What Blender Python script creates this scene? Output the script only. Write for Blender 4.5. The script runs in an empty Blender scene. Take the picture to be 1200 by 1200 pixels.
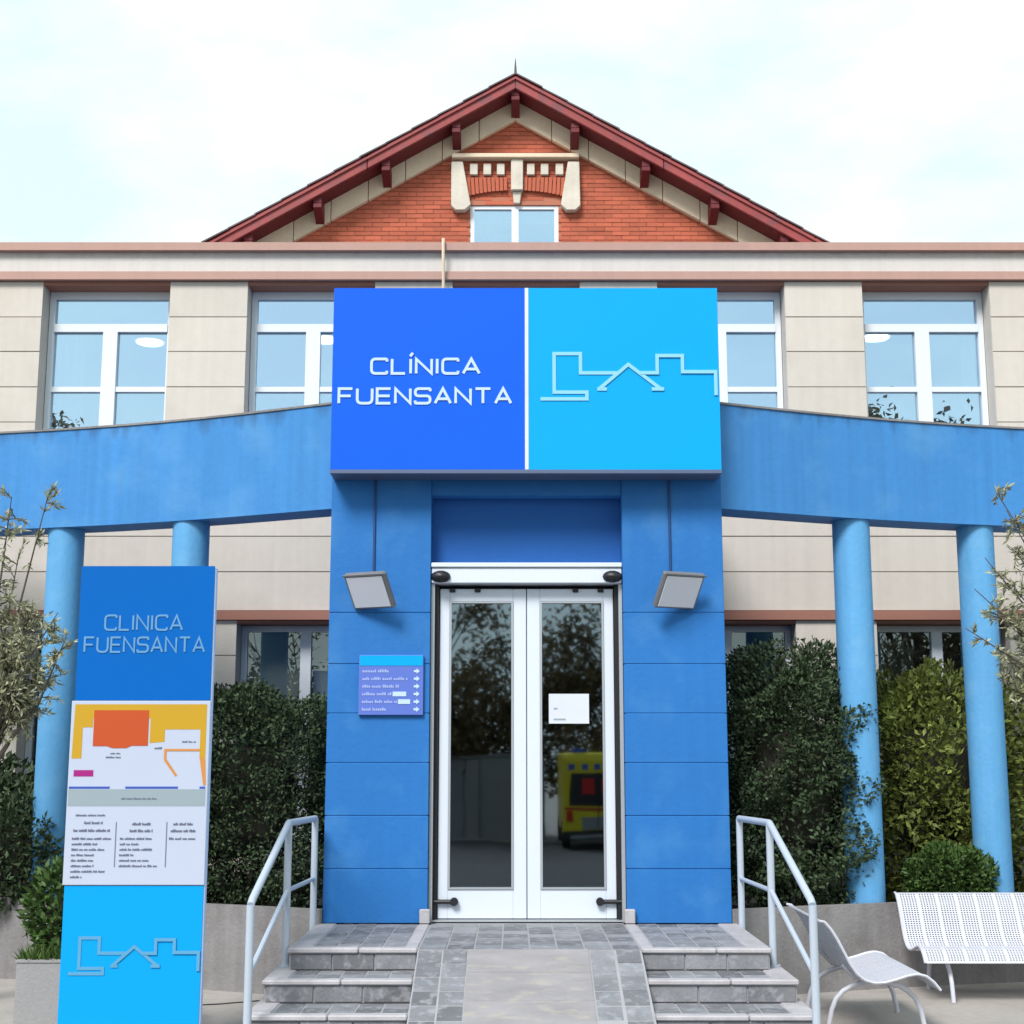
import bpy, bmesh, math, random
import numpy as np
from mathutils import Vector, Matrix

# ------------------------------------------------------------------ camera, sky, sun, exposure
scene = bpy.context.scene
R = math.radians
COL = scene.collection
cam_d = bpy.data.cameras.new('camera')
cam = bpy.data.objects.new('camera', cam_d)
COL.objects.link(cam)
cam.location = (-0.11, -10.6, 1.68)
cam.rotation_euler = (R(90 + 9.87), 0, 0)
cam_d.sensor_width = 36
cam_d.lens = 50.04
cam_d.clip_end = 1000
scene.camera = cam

SUN_EL, SUN_AZ = 46, 205          # azimuth clockwise from +Y (north); the sun is behind the viewer, a little left
world = bpy.data.worlds.new('World')
scene.world = world
world.use_nodes = True
wt = world.node_tree
for n in list(wt.nodes):
    wt.nodes.remove(n)
w_out = wt.nodes.new('ShaderNodeOutputWorld')
w_bg = wt.nodes.new('ShaderNodeBackground')
w_bg.inputs['Strength'].default_value = 0.1
sky = wt.nodes.new('ShaderNodeTexSky')
sky.sky_type = 'NISHITA'
sky.sun_disc = False
sky.sun_elevation = R(SUN_EL)
sky.sun_rotation = R(SUN_AZ)
tc = wt.nodes.new('ShaderNodeTexCoord')
mp = wt.nodes.new('ShaderNodeMapping')
mp.inputs['Scale'].default_value = (1, 1, 2.0)
nz = wt.nodes.new('ShaderNodeTexNoise')
nz.inputs['Scale'].default_value = 4.5
nz.inputs['Detail'].default_value = 7
nz.inputs['Roughness'].default_value = 0.55
rp = wt.nodes.new('ShaderNodeValToRGB')
rp.color_ramp.elements[0].position = 0.40
rp.color_ramp.elements[0].color = (0.74, 0.74, 0.74, 1)
rp.color_ramp.elements[1].position = 0.58
rp.color_ramp.elements[1].color = (1, 1, 1, 1)
mx = wt.nodes.new('ShaderNodeMix')
mx.data_type = 'RGBA'
mx.inputs['B'].default_value = (7.75, 9.25, 9.3, 1)     # bright thin cloud veil
wt.links.new(tc.outputs['Generated'], mp.inputs['Vector'])
wt.links.new(mp.outputs['Vector'], nz.inputs['Vector'])
wt.links.new(nz.outputs['Fac'], rp.inputs['Fac'])
wt.links.new(rp.outputs['Color'], mx.inputs['Factor'])
wt.links.new(sky.outputs['Color'], mx.inputs['A'])
wt.links.new(mx.outputs['Result'], w_bg.inputs['Color'])
wt.links.new(w_bg.outputs['Background'], w_out.inputs['Surface'])

sun_d = bpy.data.lights.new('sun', 'SUN')
sun_d.energy = 3.4
sun_d.angle = R(20)
sun_d.color = (1.0, 0.975, 0.94)
sun = bpy.data.objects.new('sun', sun_d)
COL.objects.link(sun)
sdir = Vector((math.sin(R(SUN_AZ)) * math.cos(R(SUN_EL)), math.cos(R(SUN_AZ)) * math.cos(R(SUN_EL)), math.sin(R(SUN_EL))))
sun.rotation_euler = (-sdir).to_track_quat('-Z', 'Y').to_euler()
sun.location = (-5, -20, 30)
vs = scene.view_settings
vs.view_transform = 'Standard'
vs.look = 'None'
vs.gamma = 1
vs.use_curve_mapping = False
vs.exposure = 0.42

rng = random.Random(11)
npr = np.random.RandomState(5)

# ------------------------------------------------------------------ materials
def lin(r, g, b, k=1.0):
    f = lambda v: ((v / 255 + 0.055) / 1.055) ** 2.4 if v > 10.3 else v / 255 / 12.92
    return (f(r) * k, f(g) * k, f(b) * k)

MATS = {}
def mat(name, col, rough=0.6, var=0.12, scale=3.0, fine=0.06, bump=0.0, bscale=60, spec=0.4, metal=0.0,
        island=0.0, objrand=0.0, streak=0.0, stain=None, stain_amt=0.0, stretch=(1, 1, 1), trans=0.0, drip=None):
    """Procedural paint / stone / leaf: base colour with slow and fine mottling in world space."""
    m = bpy.data.materials.new(name)
    m.use_nodes = True
    t = m.node_tree
    N, Lk = t.nodes, t.links
    bs = N['Principled BSDF']
    bs.inputs['Roughness'].default_value = rough
    bs.inputs['Specular IOR Level'].default_value = spec
    bs.inputs['Metallic'].default_value = metal
    geo = N.new('ShaderNodeNewGeometry')
    mpn = N.new('ShaderNodeMapping')
    mpn.inputs['Scale'].default_value = stretch
    Lk.new(geo.outputs['Position'], mpn.inputs['Vector'])
    def noise(sc, det=4):
        n = N.new('ShaderNodeTexNoise')
        n.inputs['Scale'].default_value = sc
        n.inputs['Detail'].default_value = det
        Lk.new(mpn.outputs['Vector'], n.inputs['Vector'])
        return n.outputs['Fac']
    def math_(op, a, b):
        n = N.new('ShaderNodeMath')
        n.operation = op
        for i, v in enumerate((a, b)):
            if isinstance(v, (int, float)):
                n.inputs[i].default_value = v
            else:
                Lk.new(v, n.inputs[i])
        return n.outputs[0]
    def centred(s, amt):                       # 1 + (s - .5) * 2 * amt
        return math_('ADD', math_('MULTIPLY', math_('SUBTRACT', s, 0.5), 2 * amt), 1.0)
    fac = centred(noise(scale, 5), var)
    if fine:
        fac = math_('MULTIPLY', fac, centred(noise(scale * 14, 3), fine))
    if streak:
        w = N.new('ShaderNodeMapping')
        w.inputs['Scale'].default_value = (9, 9, 0.35)
        Lk.new(geo.outputs['Position'], w.inputs['Vector'])
        n = N.new('ShaderNodeTexNoise')
        n.inputs['Scale'].default_value = 1.6
        n.inputs['Detail'].default_value = 5
        Lk.new(w.outputs['Vector'], n.inputs['Vector'])
        fac = math_('MULTIPLY', fac, centred(n.outputs['Fac'], streak))
    if island:
        fac = math_('MULTIPLY', fac, centred(geo.outputs['Random Per Island'], island))
    if objrand:
        oi = N.new('ShaderNodeObjectInfo')
        fac = math_('MULTIPLY', fac, centred(oi.outputs['Random'], objrand))
    mul = N.new('ShaderNodeVectorMath')
    mul.operation = 'SCALE'
    mul.inputs[0].default_value = col
    Lk.new(fac, mul.inputs['Scale'])
    out = mul.outputs['Vector']
    if stain is not None:
        rmp = N.new('ShaderNodeValToRGB')
        rmp.color_ramp.elements[0].position = 0.52
        rmp.color_ramp.elements[1].position = 0.78
        Lk.new(noise(scale * 2.3, 8), rmp.inputs['Fac'])
        mxn = N.new('ShaderNodeMix')
        mxn.data_type = 'RGBA'
        Lk.new(math_('MULTIPLY', rmp.outputs['Color'], stain_amt), mxn.inputs['Factor'])
        Lk.new(out, mxn.inputs['A'])
        mxn.inputs['B'].default_value = (*stain, 1)
        out = mxn.outputs['Result']
    if drip is not None:                       # rain stains running down from a ledge at height z
        zt, ln_, dc, da = drip
        sp = N.new('ShaderNodeSeparateXYZ')
        Lk.new(geo.outputs['Position'], sp.inputs[0])
        w2 = N.new('ShaderNodeMapping')
        w2.inputs['Scale'].default_value = (5, 5, 0.25)
        Lk.new(geo.outputs['Position'], w2.inputs['Vector'])
        n2 = N.new('ShaderNodeTexNoise')
        n2.inputs['Scale'].default_value = 1.7
        n2.inputs['Detail'].default_value = 6
        Lk.new(w2.outputs['Vector'], n2.inputs['Vector'])
        reach = math_('MULTIPLY', math_('SUBTRACT', n2.outputs['Fac'], 0.38), ln_ * 3.2)
        d_ = math_('SUBTRACT', zt, sp.outputs['Z'])
        q_ = math_('DIVIDE', math_('SUBTRACT', reach, d_), ln_)
        cl_ = N.new('ShaderNodeClamp')
        Lk.new(math_('MULTIPLY', q_, da), cl_.inputs['Value'])
        cl_.inputs['Max'].default_value = da
        mx2 = N.new('ShaderNodeMix')
        mx2.data_type = 'RGBA'
        Lk.new(cl_.outputs[0], mx2.inputs['Factor'])
        Lk.new(out, mx2.inputs['A'])
        mx2.inputs['B'].default_value = (*dc, 1)
        out = mx2.outputs['Result']
    Lk.new(out, bs.inputs['Base Color'])
    if bump:
        bp = N.new('ShaderNodeBump')
        bp.inputs['Strength'].default_value = bump
        bp.inputs['Distance'].default_value = 0.01
        Lk.new(noise(bscale, 4), bp.inputs['Height'])
        Lk.new(bp.outputs['Normal'], bs.inputs['Normal'])
    if trans:
        tl = N.new('ShaderNodeBsdfTranslucent')
        Lk.new(out, tl.inputs['Color'])
        ms = N.new('ShaderNodeMixShader')
        ms.inputs[0].default_value = trans
        Lk.new(bs.outputs[0], ms.inputs[1])
        Lk.new(tl.outputs[0], ms.inputs[2])
        Lk.new(ms.outputs[0], N['Material Output'].inputs['Surface'])
    MATS[name] = m
    return m

def glass(name, tint, gloss, refl, f0, rough=0.0, wav=0.0):
    """Thin window pane: part mirror (more at grazing angles), part see-through."""
    m = bpy.data.materials.new(name)
    m.use_nodes = True
    t = m.node_tree
    N, Lk = t.nodes, t.links
    N.remove(N['Principled BSDF'])
    tr = N.new('ShaderNodeBsdfTransparent')
    tr.inputs['Color'].default_value = (*tint, 1)
    gl = N.new('ShaderNodeBsdfGlossy')
    gl.inputs['Color'].default_value = (*gloss, 1)
    gl.inputs['Roughness'].default_value = rough
    lw = N.new('ShaderNodeLayerWeight')
    lw.inputs['Blend'].default_value = f0
    mr = N.new('ShaderNodeMapRange')
    mr.inputs['To Min'].default_value = refl
    mr.inputs['To Max'].default_value = 0.9
    Lk.new(lw.outputs['Fresnel'], mr.inputs['Value'])
    ms = N.new('ShaderNodeMixShader')
    Lk.new(mr.outputs[0], ms.inputs[0])
    Lk.new(tr.outputs[0], ms.inputs[1])
    Lk.new(gl.outputs[0], ms.inputs[2])
    if wav:
        nn = N.new('ShaderNodeTexNoise')
        nn.inputs['Scale'].default_value = 1.3
        geo = N.new('ShaderNodeNewGeometry')
        Lk.new(geo.outputs['Position'], nn.inputs['Vector'])
        bp = N.new('ShaderNodeBump')
        bp.inputs['Strength'].default_value = wav
        bp.inputs['Distance'].default_value = 0.02
        Lk.new(nn.outputs['Fac'], bp.inputs['Height'])
        Lk.new(bp.outputs['Normal'], gl.inputs['Normal'])
    Lk.new(ms.outputs[0], N['Material Output'].inputs['Surface'])
    return m

def emit(name, col, s):
    m = bpy.data.materials.new(name)
    m.use_nodes = True
    b = m.node_tree.nodes['Principled BSDF']
    b.inputs['Emission Color'].default_value = (*col, 1)
    b.inputs['Emission Strength'].default_value = s
    return m

K = 0.66
m_beige = mat('stone_cladding', lin(231, 221, 211, K), 0.75, var=0.05, scale=0.9, fine=0.05, bump=0.15, bscale=90, objrand=0.045, streak=0.08, stain=lin(200, 186, 172, K), stain_amt=0.3)
m_band = mat('parapet_render', lin(234, 226, 222, K), 0.75, var=0.06, streak=0.08, drip=(6.53, .08, lin(190, 172, 166, K), .5))
m_core = mat('wall_core', lin(196, 184, 172, K), 0.85, var=0.06)
m_brown = mat('brown_trim', lin(204, 162, 150, K), 0.7, var=0.08, streak=0.08)
m_lintel = mat('lintel_brown', lin(176, 122, 106, K), 0.75, var=0.08)
m_whitefr = mat('white_window_frame', (0.64, 0.67, 0.72), 0.4, var=0.03, fine=0)
m_portal = mat('portal_paint', lin(46, 126, 206, K), 0.62, var=0.10, scale=1.1, fine=0.03, bump=0.25, bscale=22, streak=0.07, spec=0.25, stain=lin(92, 160, 222, K), stain_amt=0.5)
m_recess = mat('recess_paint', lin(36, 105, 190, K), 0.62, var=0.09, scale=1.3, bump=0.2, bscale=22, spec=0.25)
m_beam = mat('beam_paint', lin(74, 150, 222, K), 0.62, var=0.10, scale=0.9, fine=0.04, bump=0.3, bscale=18, streak=0.16, spec=0.25, stain=lin(112, 178, 232, K), stain_amt=0.6, drip=(4.375, .16, lin(52, 74, 110, K), .6))
m_col = mat('column_paint', lin(108, 180, 236, K), 0.6, var=0.09, scale=2.2, fine=0.05, bump=0.3, bscale=30, streak=0.14, spec=0.2, stain=lin(150, 205, 240, K), stain_amt=0.35)
m_soffit = mat('beam_soffit_paint', lin(40, 80, 140, K), 0.7)
m_rust = mat('rust_stain', lin(70, 75, 85, K), 0.8, var=0.3, scale=14)
m_signA = mat('sign_deep_blue', lin(26, 108, 255, 0.66), 0.5, var=0.015, fine=0, spec=0.1)
m_signB = mat('sign_sky_blue', lin(14, 178, 255, 0.7), 0.5, var=0.015, fine=0, spec=0.1)
m_white = mat('white_vinyl', (0.44, 0.56, 0.80), 0.4, var=0.02, fine=0)
m_pale = mat('pale_blue_vinyl', lin(150, 220, 255, 0.70), 0.4, var=0.02, fine=0)
m_signrim = mat('sign_aluminium', (0.10, 0.13, 0.22), 0.4, var=0.05, metal=0.3)
m_totA = mat('totem_blue', lin(4, 110, 205, 0.66), 0.4, var=0.05, scale=0.8, fine=0, spec=0.12)
m_totB = mat('totem_sky_blue', lin(12, 170, 252, 0.7), 0.4, var=0.03, scale=0.8, fine=0, spec=0.12)
m_totletter = mat('totem_lettering', lin(105, 162, 212, 0.7), 0.5, fine=0)
m_totlogo = mat('totem_logo_silver', lin(95, 170, 215, 0.7), 0.45, fine=0)
m_board = mat('map_board_white', lin(212, 220, 244, 0.64), 0.35, var=0.02, fine=0)
m_yellow = mat('print_yellow', lin(228, 178, 40, 0.6), 0.4, var=0.02, fine=0)
m_orange = mat('print_orange', lin(222, 92, 40, 0.6), 0.4, var=0.02, fine=0)
m_orange2 = mat('print_light_orange', lin(240, 160, 80, 0.6), 0.4, var=0.02, fine=0)
m_magenta = mat('print_magenta', lin(170, 30, 130, 0.75), 0.4, var=0.02, fine=0)
m_pblue = mat('print_blue', lin(60, 90, 190, 0.75), 0.4, var=0.02, fine=0)
m_pgrey = mat('print_grey', lin(160, 175, 185, 0.72), 0.4, var=0.02, fine=0)
m_ink = mat('print_ink', lin(118, 124, 150, 0.7), 0.5, var=0.1, fine=0)
m_plaque = mat('plaque_lilac', lin(100, 125, 215, 0.72), 0.4, var=0.04, fine=0)
m_plaque_t = mat('plaque_text', lin(170, 185, 240, 0.75), 0.4, fine=0)
m_paper = mat('paper', lin(225, 228, 240, 0.75), 0.7, fine=0)
m_door = mat('white_door_lacquer', (0.58, 0.62, 0.70), 0.3, var=0.02, fine=0)
m_alu = mat('grey_aluminium', (0.42, 0.44, 0.47), 0.35, var=0.04, metal=0.4)
m_black = mat('black_plastic', (0.012, 0.012, 0.016), 0.45, fine=0)
m_lamp = mat('lamp_housing', (0.17, 0.17, 0.18), 0.45, metal=0.2)
m_lens = mat('lamp_lens', lin(232, 234, 246, 0.8), 0.25, var=0.03, fine=0, spec=0.6)
m_rail = mat('rail_paint', lin(204, 214, 230, 0.64), 0.4, var=0.05, fine=0.02)
m_bench = mat('bench_white_paint', (0.48, 0.48, 0.54), 0.45, var=0.05)
m_conc = mat('planter_concrete', lin(150, 146, 147, K), 0.85, var=0.3, scale=2.2, fine=0.16, bump=0.4, bscale=50, streak=0.25, stain=lin(112, 104, 102, K), stain_amt=0.5)
m_box = mat('planter_box_concrete', lin(172, 170, 172, K), 0.85, var=0.12, scale=2.6, fine=0.1, bump=0.3, bscale=60)
m_ground = mat('ground_paving', lin(186, 178, 172, K), 0.85, var=0.12, scale=1.1, fine=0.14, bump=0.35, bscale=80, stain=lin(140, 132, 128, K), stain_amt=0.4)
m_road = mat('asphalt', (0.05, 0.05, 0.055), 0.85, var=0.2)
m_slate = mat('slate_tile', lin(139, 139, 145, K), 0.65, var=0.34, scale=7, fine=0.2, bump=0.4, bscale=45, objrand=0.34, stain=lin(188, 188, 196, K), stain_amt=0.85)
m_nosing = mat('stone_nosing', lin(198, 193, 198, K), 0.65, var=0.25, scale=6, fine=0.1, bump=0.2, bscale=60, stain=lin(150, 140, 140, K), stain_amt=0.45)
m_grout = mat('grout', lin(178, 176, 181, K), 0.85, var=0.2, scale=6)
m_ramp = mat('ramp_concrete', lin(164, 159, 162, K), 0.7, var=0.34, scale=3.0, fine=0.1, bump=0.15, bscale=40, stretch=(1, 2.2, 1), stain=lin(196, 186, 168, K), stain_amt=0.8)
m_soil = mat('soil', (0.05, 0.037, 0.028), 0.95, var=0.3, scale=8, bump=0.6)
m_brick = mat('brick', lin(206, 108, 80, K), 0.8, var=0.12, scale=1.6, fine=0.12, bump=0.3, bscale=80, island=0.16)
m_mortar = mat('mortar', lin(204, 130, 106, K), 0.9, var=0.12)
m_stone = mat('dressed_stone', lin(242, 220, 194, 0.74), 0.8, var=0.14, scale=4, fine=0.1, bump=0.3, bscale=60, streak=0.06)
m_red = mat('oxide_red_timber', lin(170, 74, 74, K), 0.6, var=0.3, scale=2.2, fine=0.15, streak=0.1, stain=lin(112, 78, 90, K), stain_amt=0.8)
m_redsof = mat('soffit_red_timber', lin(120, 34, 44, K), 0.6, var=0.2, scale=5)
m_slateroof = mat('roof_slate', lin(118, 92, 98, K), 0.6, var=0.25, scale=6, objrand=0.2)
m_int = mat('interior_plaster', (0.42, 0.43, 0.45), 0.9, fine=0)
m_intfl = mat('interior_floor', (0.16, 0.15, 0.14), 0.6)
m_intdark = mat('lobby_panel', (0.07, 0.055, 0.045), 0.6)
m_blind = mat('blind_fabric', lin(205, 208, 214, K), 0.8, fine=0.05)
m_lampon = emit('ceiling_lamp_lit', (1, 0.97, 0.9), 9)
g_up = glass('window_glass_upper', (0.86, 0.90, 0.95), (0.64, 0.83, 1.0), 0.58, 0.15, wav=0.07)
g_low = glass('window_glass_lower', (0.72, 0.76, 0.76), (0.85, 0.9, 0.9), 0.10, 0.10)
g_door = glass('door_glass', (0.40, 0.40, 0.38), (0.74, 0.88, 1.0), 0.23, 0.12, rough=0.02, wav=0.05)
m_leaf_dark = mat('leaf_dark', (0.050, 0.076, 0.038), 0.6, var=0.25, scale=4, fine=0, island=0.5, spec=0.18, trans=0.12)
m_leaf_yel = mat('leaf_yellow_green', (0.16, 0.19, 0.045), 0.5, var=0.6, scale=3.2, fine=0, island=0.55, trans=0.25, spec=0.3)
m_leaf_mid = mat('leaf_mid_green', (0.060, 0.110, 0.028), 0.5, var=0.25, scale=5, fine=0, island=0.5, trans=0.2, spec=0.3)
m_leaf_olive = mat('leaf_olive', (0.34, 0.34, 0.22), 0.6, var=0.2, scale=5, fine=0, island=0.55, trans=0.25, spec=0.25)
m_leaf_far = mat('leaf_far_tree', (0.125, 0.09, 0.035), 0.7, var=0.3, scale=0.7, fine=0, island=0.5, trans=0.2)
m_grass = mat('grass_blade', (0.075, 0.13, 0.03), 0.6, fine=0, island=0.4, trans=0.2)
m_bark = mat('bark', (0.085, 0.07, 0.055), 0.9, var=0.3, scale=12, bump=0.6)
m_shade_core = mat('shrub_core_shade', (0.022, 0.020, 0.014), 0.95, var=0.3, scale=9)  # near-black colour painting the shade inside the shrubs
m_amb = mat('ambulance_yellow', lin(226, 205, 30, 0.8), 0.35, fine=0)
m_red2 = mat('ambulance_red', lin(205, 30, 30, 0.8), 0.4, fine=0)
m_rubber = mat('rubber', (0.02, 0.02, 0.02), 0.8, fine=0)
m_wallgrey = mat('street_wall_render', (0.24, 0.24, 0.25), 0.9)

# ------------------------------------------------------------------ mesh helpers
class MB:
    def __init__(s):
        s.v, s.f = [], []
    def add(s, vs, fs):
        o = len(s.v)
        s.v += [tuple(p) for p in vs]
        s.f += [tuple(i + o for i in f) for f in fs]
        return s
    def box(s, x0, x1, y0, y1, z0, z1):
        return s.add([(x, y, z) for z in (z0, z1) for y in (y0, y1) for x in (x0, x1)],
                     [(0, 2, 3, 1), (4, 5, 7, 6), (0, 1, 5, 4), (2, 6, 7, 3), (0, 4, 6, 2), (1, 3, 7, 5)])
    def prism(s, pts, y0, y1):
        """Polygon in x,z (counter-clockwise seen from -Y) extruded from y0 to y1."""
        n = len(pts)
        vs = [(x, y0, z) for x, z in pts] + [(x, y1, z) for x, z in pts]
        fs = [tuple(range(n)), tuple(range(2 * n - 1, n - 1, -1))]
        fs += [(i, i + n, (i + 1) % n + n, (i + 1) % n) for i in range(n)]
        return s.add(vs, fs)
    def prism_x(s, pts, x0, x1):
        """Polygon in y,z extruded along x."""
        n = len(pts)
        vs = [(x0, y, z) for y, z in pts] + [(x1, y, z) for y, z in pts]
        fs = [tuple(range(n)), tuple(range(2 * n - 1, n - 1, -1))]
        fs += [(i, i + n, (i + 1) % n + n, (i + 1) % n) for i in range(n)]
        return s.add(vs, fs)
    def tube(s, pts, r, n=8, cap=True):
        pts = [Vector(p) for p in pts]
        rs = r if isinstance(r, (list, tuple)) else [r] * len(pts)
        rings = []
        up = None
        for i, p in enumerate(pts):
            a = pts[max(i - 1, 0)]
            b = pts[min(i + 1, len(pts) - 1)]
            d = (b - a).normalized()
            if up is None:
                up = Vector((0, 0, 1)) if abs(d.z) < 0.9 else Vector((0, 1, 0))
            u = d.cross(up)
            if u.length < 1e-4:
                u = d.orthogonal()
            u.normalize()
            w = u.cross(d).normalized()
            up = w
            rings.append([p + (u * math.cos(2 * math.pi * k / n) + w * math.sin(2 * math.pi * k / n)) * rs[i] for k in range(n)])
        vs = [v for g in rings for v in g]
        fs = []
        for i in range(len(pts) - 1):
            for k in range(n):
                fs.append((i * n + k, i * n + (k + 1) % n, (i + 1) * n + (k + 1) % n, (i + 1) * n + k))
        if cap:
            fs.append(tuple(range(n - 1, -1, -1)))
            fs.append(tuple((len(pts) - 1) * n + k for k in range(n)))
        return s.add(vs, fs)
    def ribbon(s, pts, w, y0, y1):
        """Flat stroke in x,z of width w, mitred, between depths y0 and y1."""
        P = [Vector((p[0], p[1])) for p in pts]
        L, Rr = [], []
        for i, p in enumerate(P):
            d0 = (p - P[i - 1]).normalized() if i else None
            d1 = (P[i + 1] - p).normalized() if i < len(P) - 1 else None
            if d0 is None: d0 = d1
            if d1 is None: d1 = d0
            n0, n1 = Vector((-d0.y, d0.x)), Vector((-d1.y, d1.x))
            m = n0 + n1
            m = n0 if m.length < 1e-5 else m.normalized()
            k = min(1 / max(m.dot(n0), 0.35), 2.2) * w / 2
            L.append(p + m * k)
            Rr.append(p - m * k)
        n = len(P)
        vs = []
        for y in (y0, y1):
            vs += [(q.x, y, q.y) for q in L] + [(q.x, y, q.y) for q in Rr]
        fs = []
        for i in range(n - 1):
            fs += [(i, n + i, n + i + 1, i + 1), (2 * n + i, 2 * n + i + 1, 3 * n + i + 1, 3 * n + i),
                   (i, i + 1, 2 * n + i + 1, 2 * n + i), (n + i, 3 * n + i, 3 * n + i + 1, n + i + 1)]
        fs += [(0, 2 * n, 3 * n, n), (n - 1, 2 * n - 1, 4 * n - 1, 3 * n - 1)]
        return s.add(vs, fs)
    def build(s, name, m, parent=None, bevel=0.0, smooth=False, kind=None):
        me = bpy.data.meshes.new(name)
        me.from_pydata(s.v, [], s.f)
        bm = bmesh.new()
        bm.from_mesh(me)
        bmesh.ops.recalc_face_normals(bm, faces=bm.faces)
        if bevel:
            es = [e for e in bm.edges if e.is_manifold and e.calc_face_angle(0) > 0.6]
            bmesh.ops.bevel(bm, geom=es, offset=bevel, segments=1, affect='EDGES', clamp_overlap=True)
        bm.to_mesh(me)
        bm.free()
        me.materials.append(m)
        if smooth:
            for p in me.polygons:
                p.use_smooth = True
            me.set_sharp_from_angle(angle=R(40))
        o = bpy.data.objects.new(name, me)
        COL.objects.link(o)
        if parent is not None:
            o.parent = parent
            o.matrix_parent_inverse = Matrix.Translation(-world_loc(parent)) if parent.matrix_parent_inverse is not None else Matrix()
        if kind:
            o['kind'] = kind
        return o

def world_loc(o):
    """World origin of a thing or part (only translations are used above a part)."""
    v = Vector((0, 0, 0))
    if o.parent is not None:
        v = world_loc(o.parent) + o.matrix_parent_inverse.translation
    return v + o.location

def box(name, m, parent, x0, x1, y0, y1, z0, z1, bevel=0.0):
    return MB().box(x0, x1, y0, y1, z0, z1).build(name, m, parent, bevel)

UNIT = {}
def piece(name, m, parent, x0, x1, y0, y1, z0, z1):
    """One of many alike slabs: shares a unit cube mesh, placed and sized by its own transform."""
    if (name, m.name) not in UNIT:
        me = bpy.data.meshes.new(name)
        b = MB().box(-.5, .5, -.5, .5, -.5, .5)
        me.from_pydata(b.v, [], b.f)
        me.materials.append(m)
        UNIT[(name, m.name)] = me
    o = bpy.data.objects.new(name, UNIT[(name, m.name)])
    COL.objects.link(o)
    o.parent = parent
    if parent is not None:
        o.matrix_parent_inverse = Matrix.Translation(-world_loc(parent))
    o.location = ((x0 + x1) / 2, (y0 + y1) / 2, (z0 + z1) / 2)
    o.scale = (x1 - x0, y1 - y0, z1 - z0)
    return o

def thing(name, loc, label, cat, group=None):
    o = bpy.data.objects.new(name, None)
    o.empty_display_size = 0.2
    COL.objects.link(o)
    o.location = loc
    return tag(o, label, cat, group)

def tag(o, label, cat, group=None):
    o['label'] = label
    o['category'] = cat
    if group:
        o['group'] = group
    return o

def struct(o):
    o['kind'] = 'structure'
    return o

# ------------------------------------------------------------------ ground and road
g = MB()
prof = [(150, 0), (-13, 0), (-24, -0.75), (-200, -0.75)]
g.add([(x, y, z) for y, z in prof for x in (-200, 200)], [(2 * i, 2 * i + 1, 2 * i + 3, 2 * i + 2) for i in range(3)])
struct(g.build('ground', m_ground))
g = MB()
dp = [(-5.2, .004), (-13, .004), (-24, -0.746), (-33, -0.746)]  # near stretch unseen, extended to darken what the door glass mirrors
g.add([(x, y, z) for y, z in dp for x in (-90, 90)], [(2 * i, 2 * i + 1, 2 * i + 3, 2 * i + 2) for i in range(3)])
struct(g.build('road', m_road))
struct(box('kerb', m_conc, None, -90, 90, -5.19, -5.05, -.05, .012))
dl = [(-3.4, -.60), (-2.6, -.38), (-2.15, -.24), (-1.66, .03)]
struct(MB().add([p for x, y in dl for p in ((x, y - .018, .0042), (x, y + .018, .0042))], [(2 * i, 2 * i + 2, 2 * i + 3, 2 * i + 1) for i in range(3)]).build('drain_slot', m_black))

# ------------------------------------------------------------------ main clinic building: clad wall behind the colonnade
CXW = [-0.07 + 1.98 * k for k in range(-3, 4)]
HW = 0.62
WX0, WX1 = -8.2, 8.1
bld = thing('clinic_building', (0, 2.6, 0), 'long two-storey pale stone clad clinic wing with white windows and pink trim', 'building')
core = MB()
edges = []
x = WX0
for c in CXW:
    edges.append((x, c - HW))
    x = c + HW
edges.append((x, WX1))
core.box(WX0, WX1, 2.606, 2.95, 0, 0.95)
core.box(WX0, WX1, 2.606, 2.95, 2.96, 4.3)
core.box(WX0, WX1, 2.606, 2.95, 6.24, 6.52)
for a, b in edges:
    core.box(a, b, 2.606, 2.95, 0.95, 2.96)
    core.box(a, b, 2.606, 2.95, 4.3, 6.24)
core.build('wall', m_core, bld)
J = 0.005
def row(x0, x1, z0, z1):
    j = rng.uniform(-0.002, 0.002)
    piece('wall_panel', m_beige, bld, x0, x1, 2.595 + j, 2.6065, z0 + J, z1 - J)
up_z = [4.15, 4.5, 4.845, 5.19, 5.54, 5.885, 6.24]
for a, b in edges:
    for z0, z1 in zip(up_z[1:-1], up_z[2:]):
        row(a - 0.004, b + 0.004, z0, z1)
    for z0, z1 in ((0.95, 1.3), (1.3, 1.65), (1.65, 2.0), (2.0, 2.3), (2.3, 2.63), (2.63, 2.955)):
        row(a - 0.004, b + 0.004, z0, z1)
    # reveals of the openings are the same stone
    for z0, z1 in ((0.95, 2.95), (4.5, 6.235)):
        piece('reveal', m_beige, bld, a - 0.006, a + 0.004, 2.6075, 2.93, z0, z1)
        piece('reveal', m_beige, bld, b - 0.004, b + 0.006, 2.6075, 2.93, z0, z1)
    row(a - 0.004, b + 0.004, 4.3, 4.5)
for z0, z1 in ((3.045, 3.41), (3.41, 3.745), (3.745, 4.08), (4.08, 4.3)):
    for xa, xb in ((WX0, -4.45), (-4.45, 0.0), (0.0, 4.25), (4.25, WX1)):
        row(xa + 0.003, xb - 0.003, z0, z1)
for z0, z1 in ((0.0, 0.32), (0.32, 0.64), (0.64, 0.95)):
    row(WX0, WX1, z0, z1)
box('string_course', m_lintel, bld, WX0, WX1, 2.56, 2.604, 2.958, 3.043)
box('string_course', m_brown, bld, WX0, WX1, 2.54, 2.604, 6.245, 6.325)
box('parapet_band', m_band, bld, WX0, WX1, 2.565, 2.605, 6.326, 6.525)
box('coping', m_brown, bld, WX0, WX1, 2.50, 2.98, 6.526, 6.605)
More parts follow.
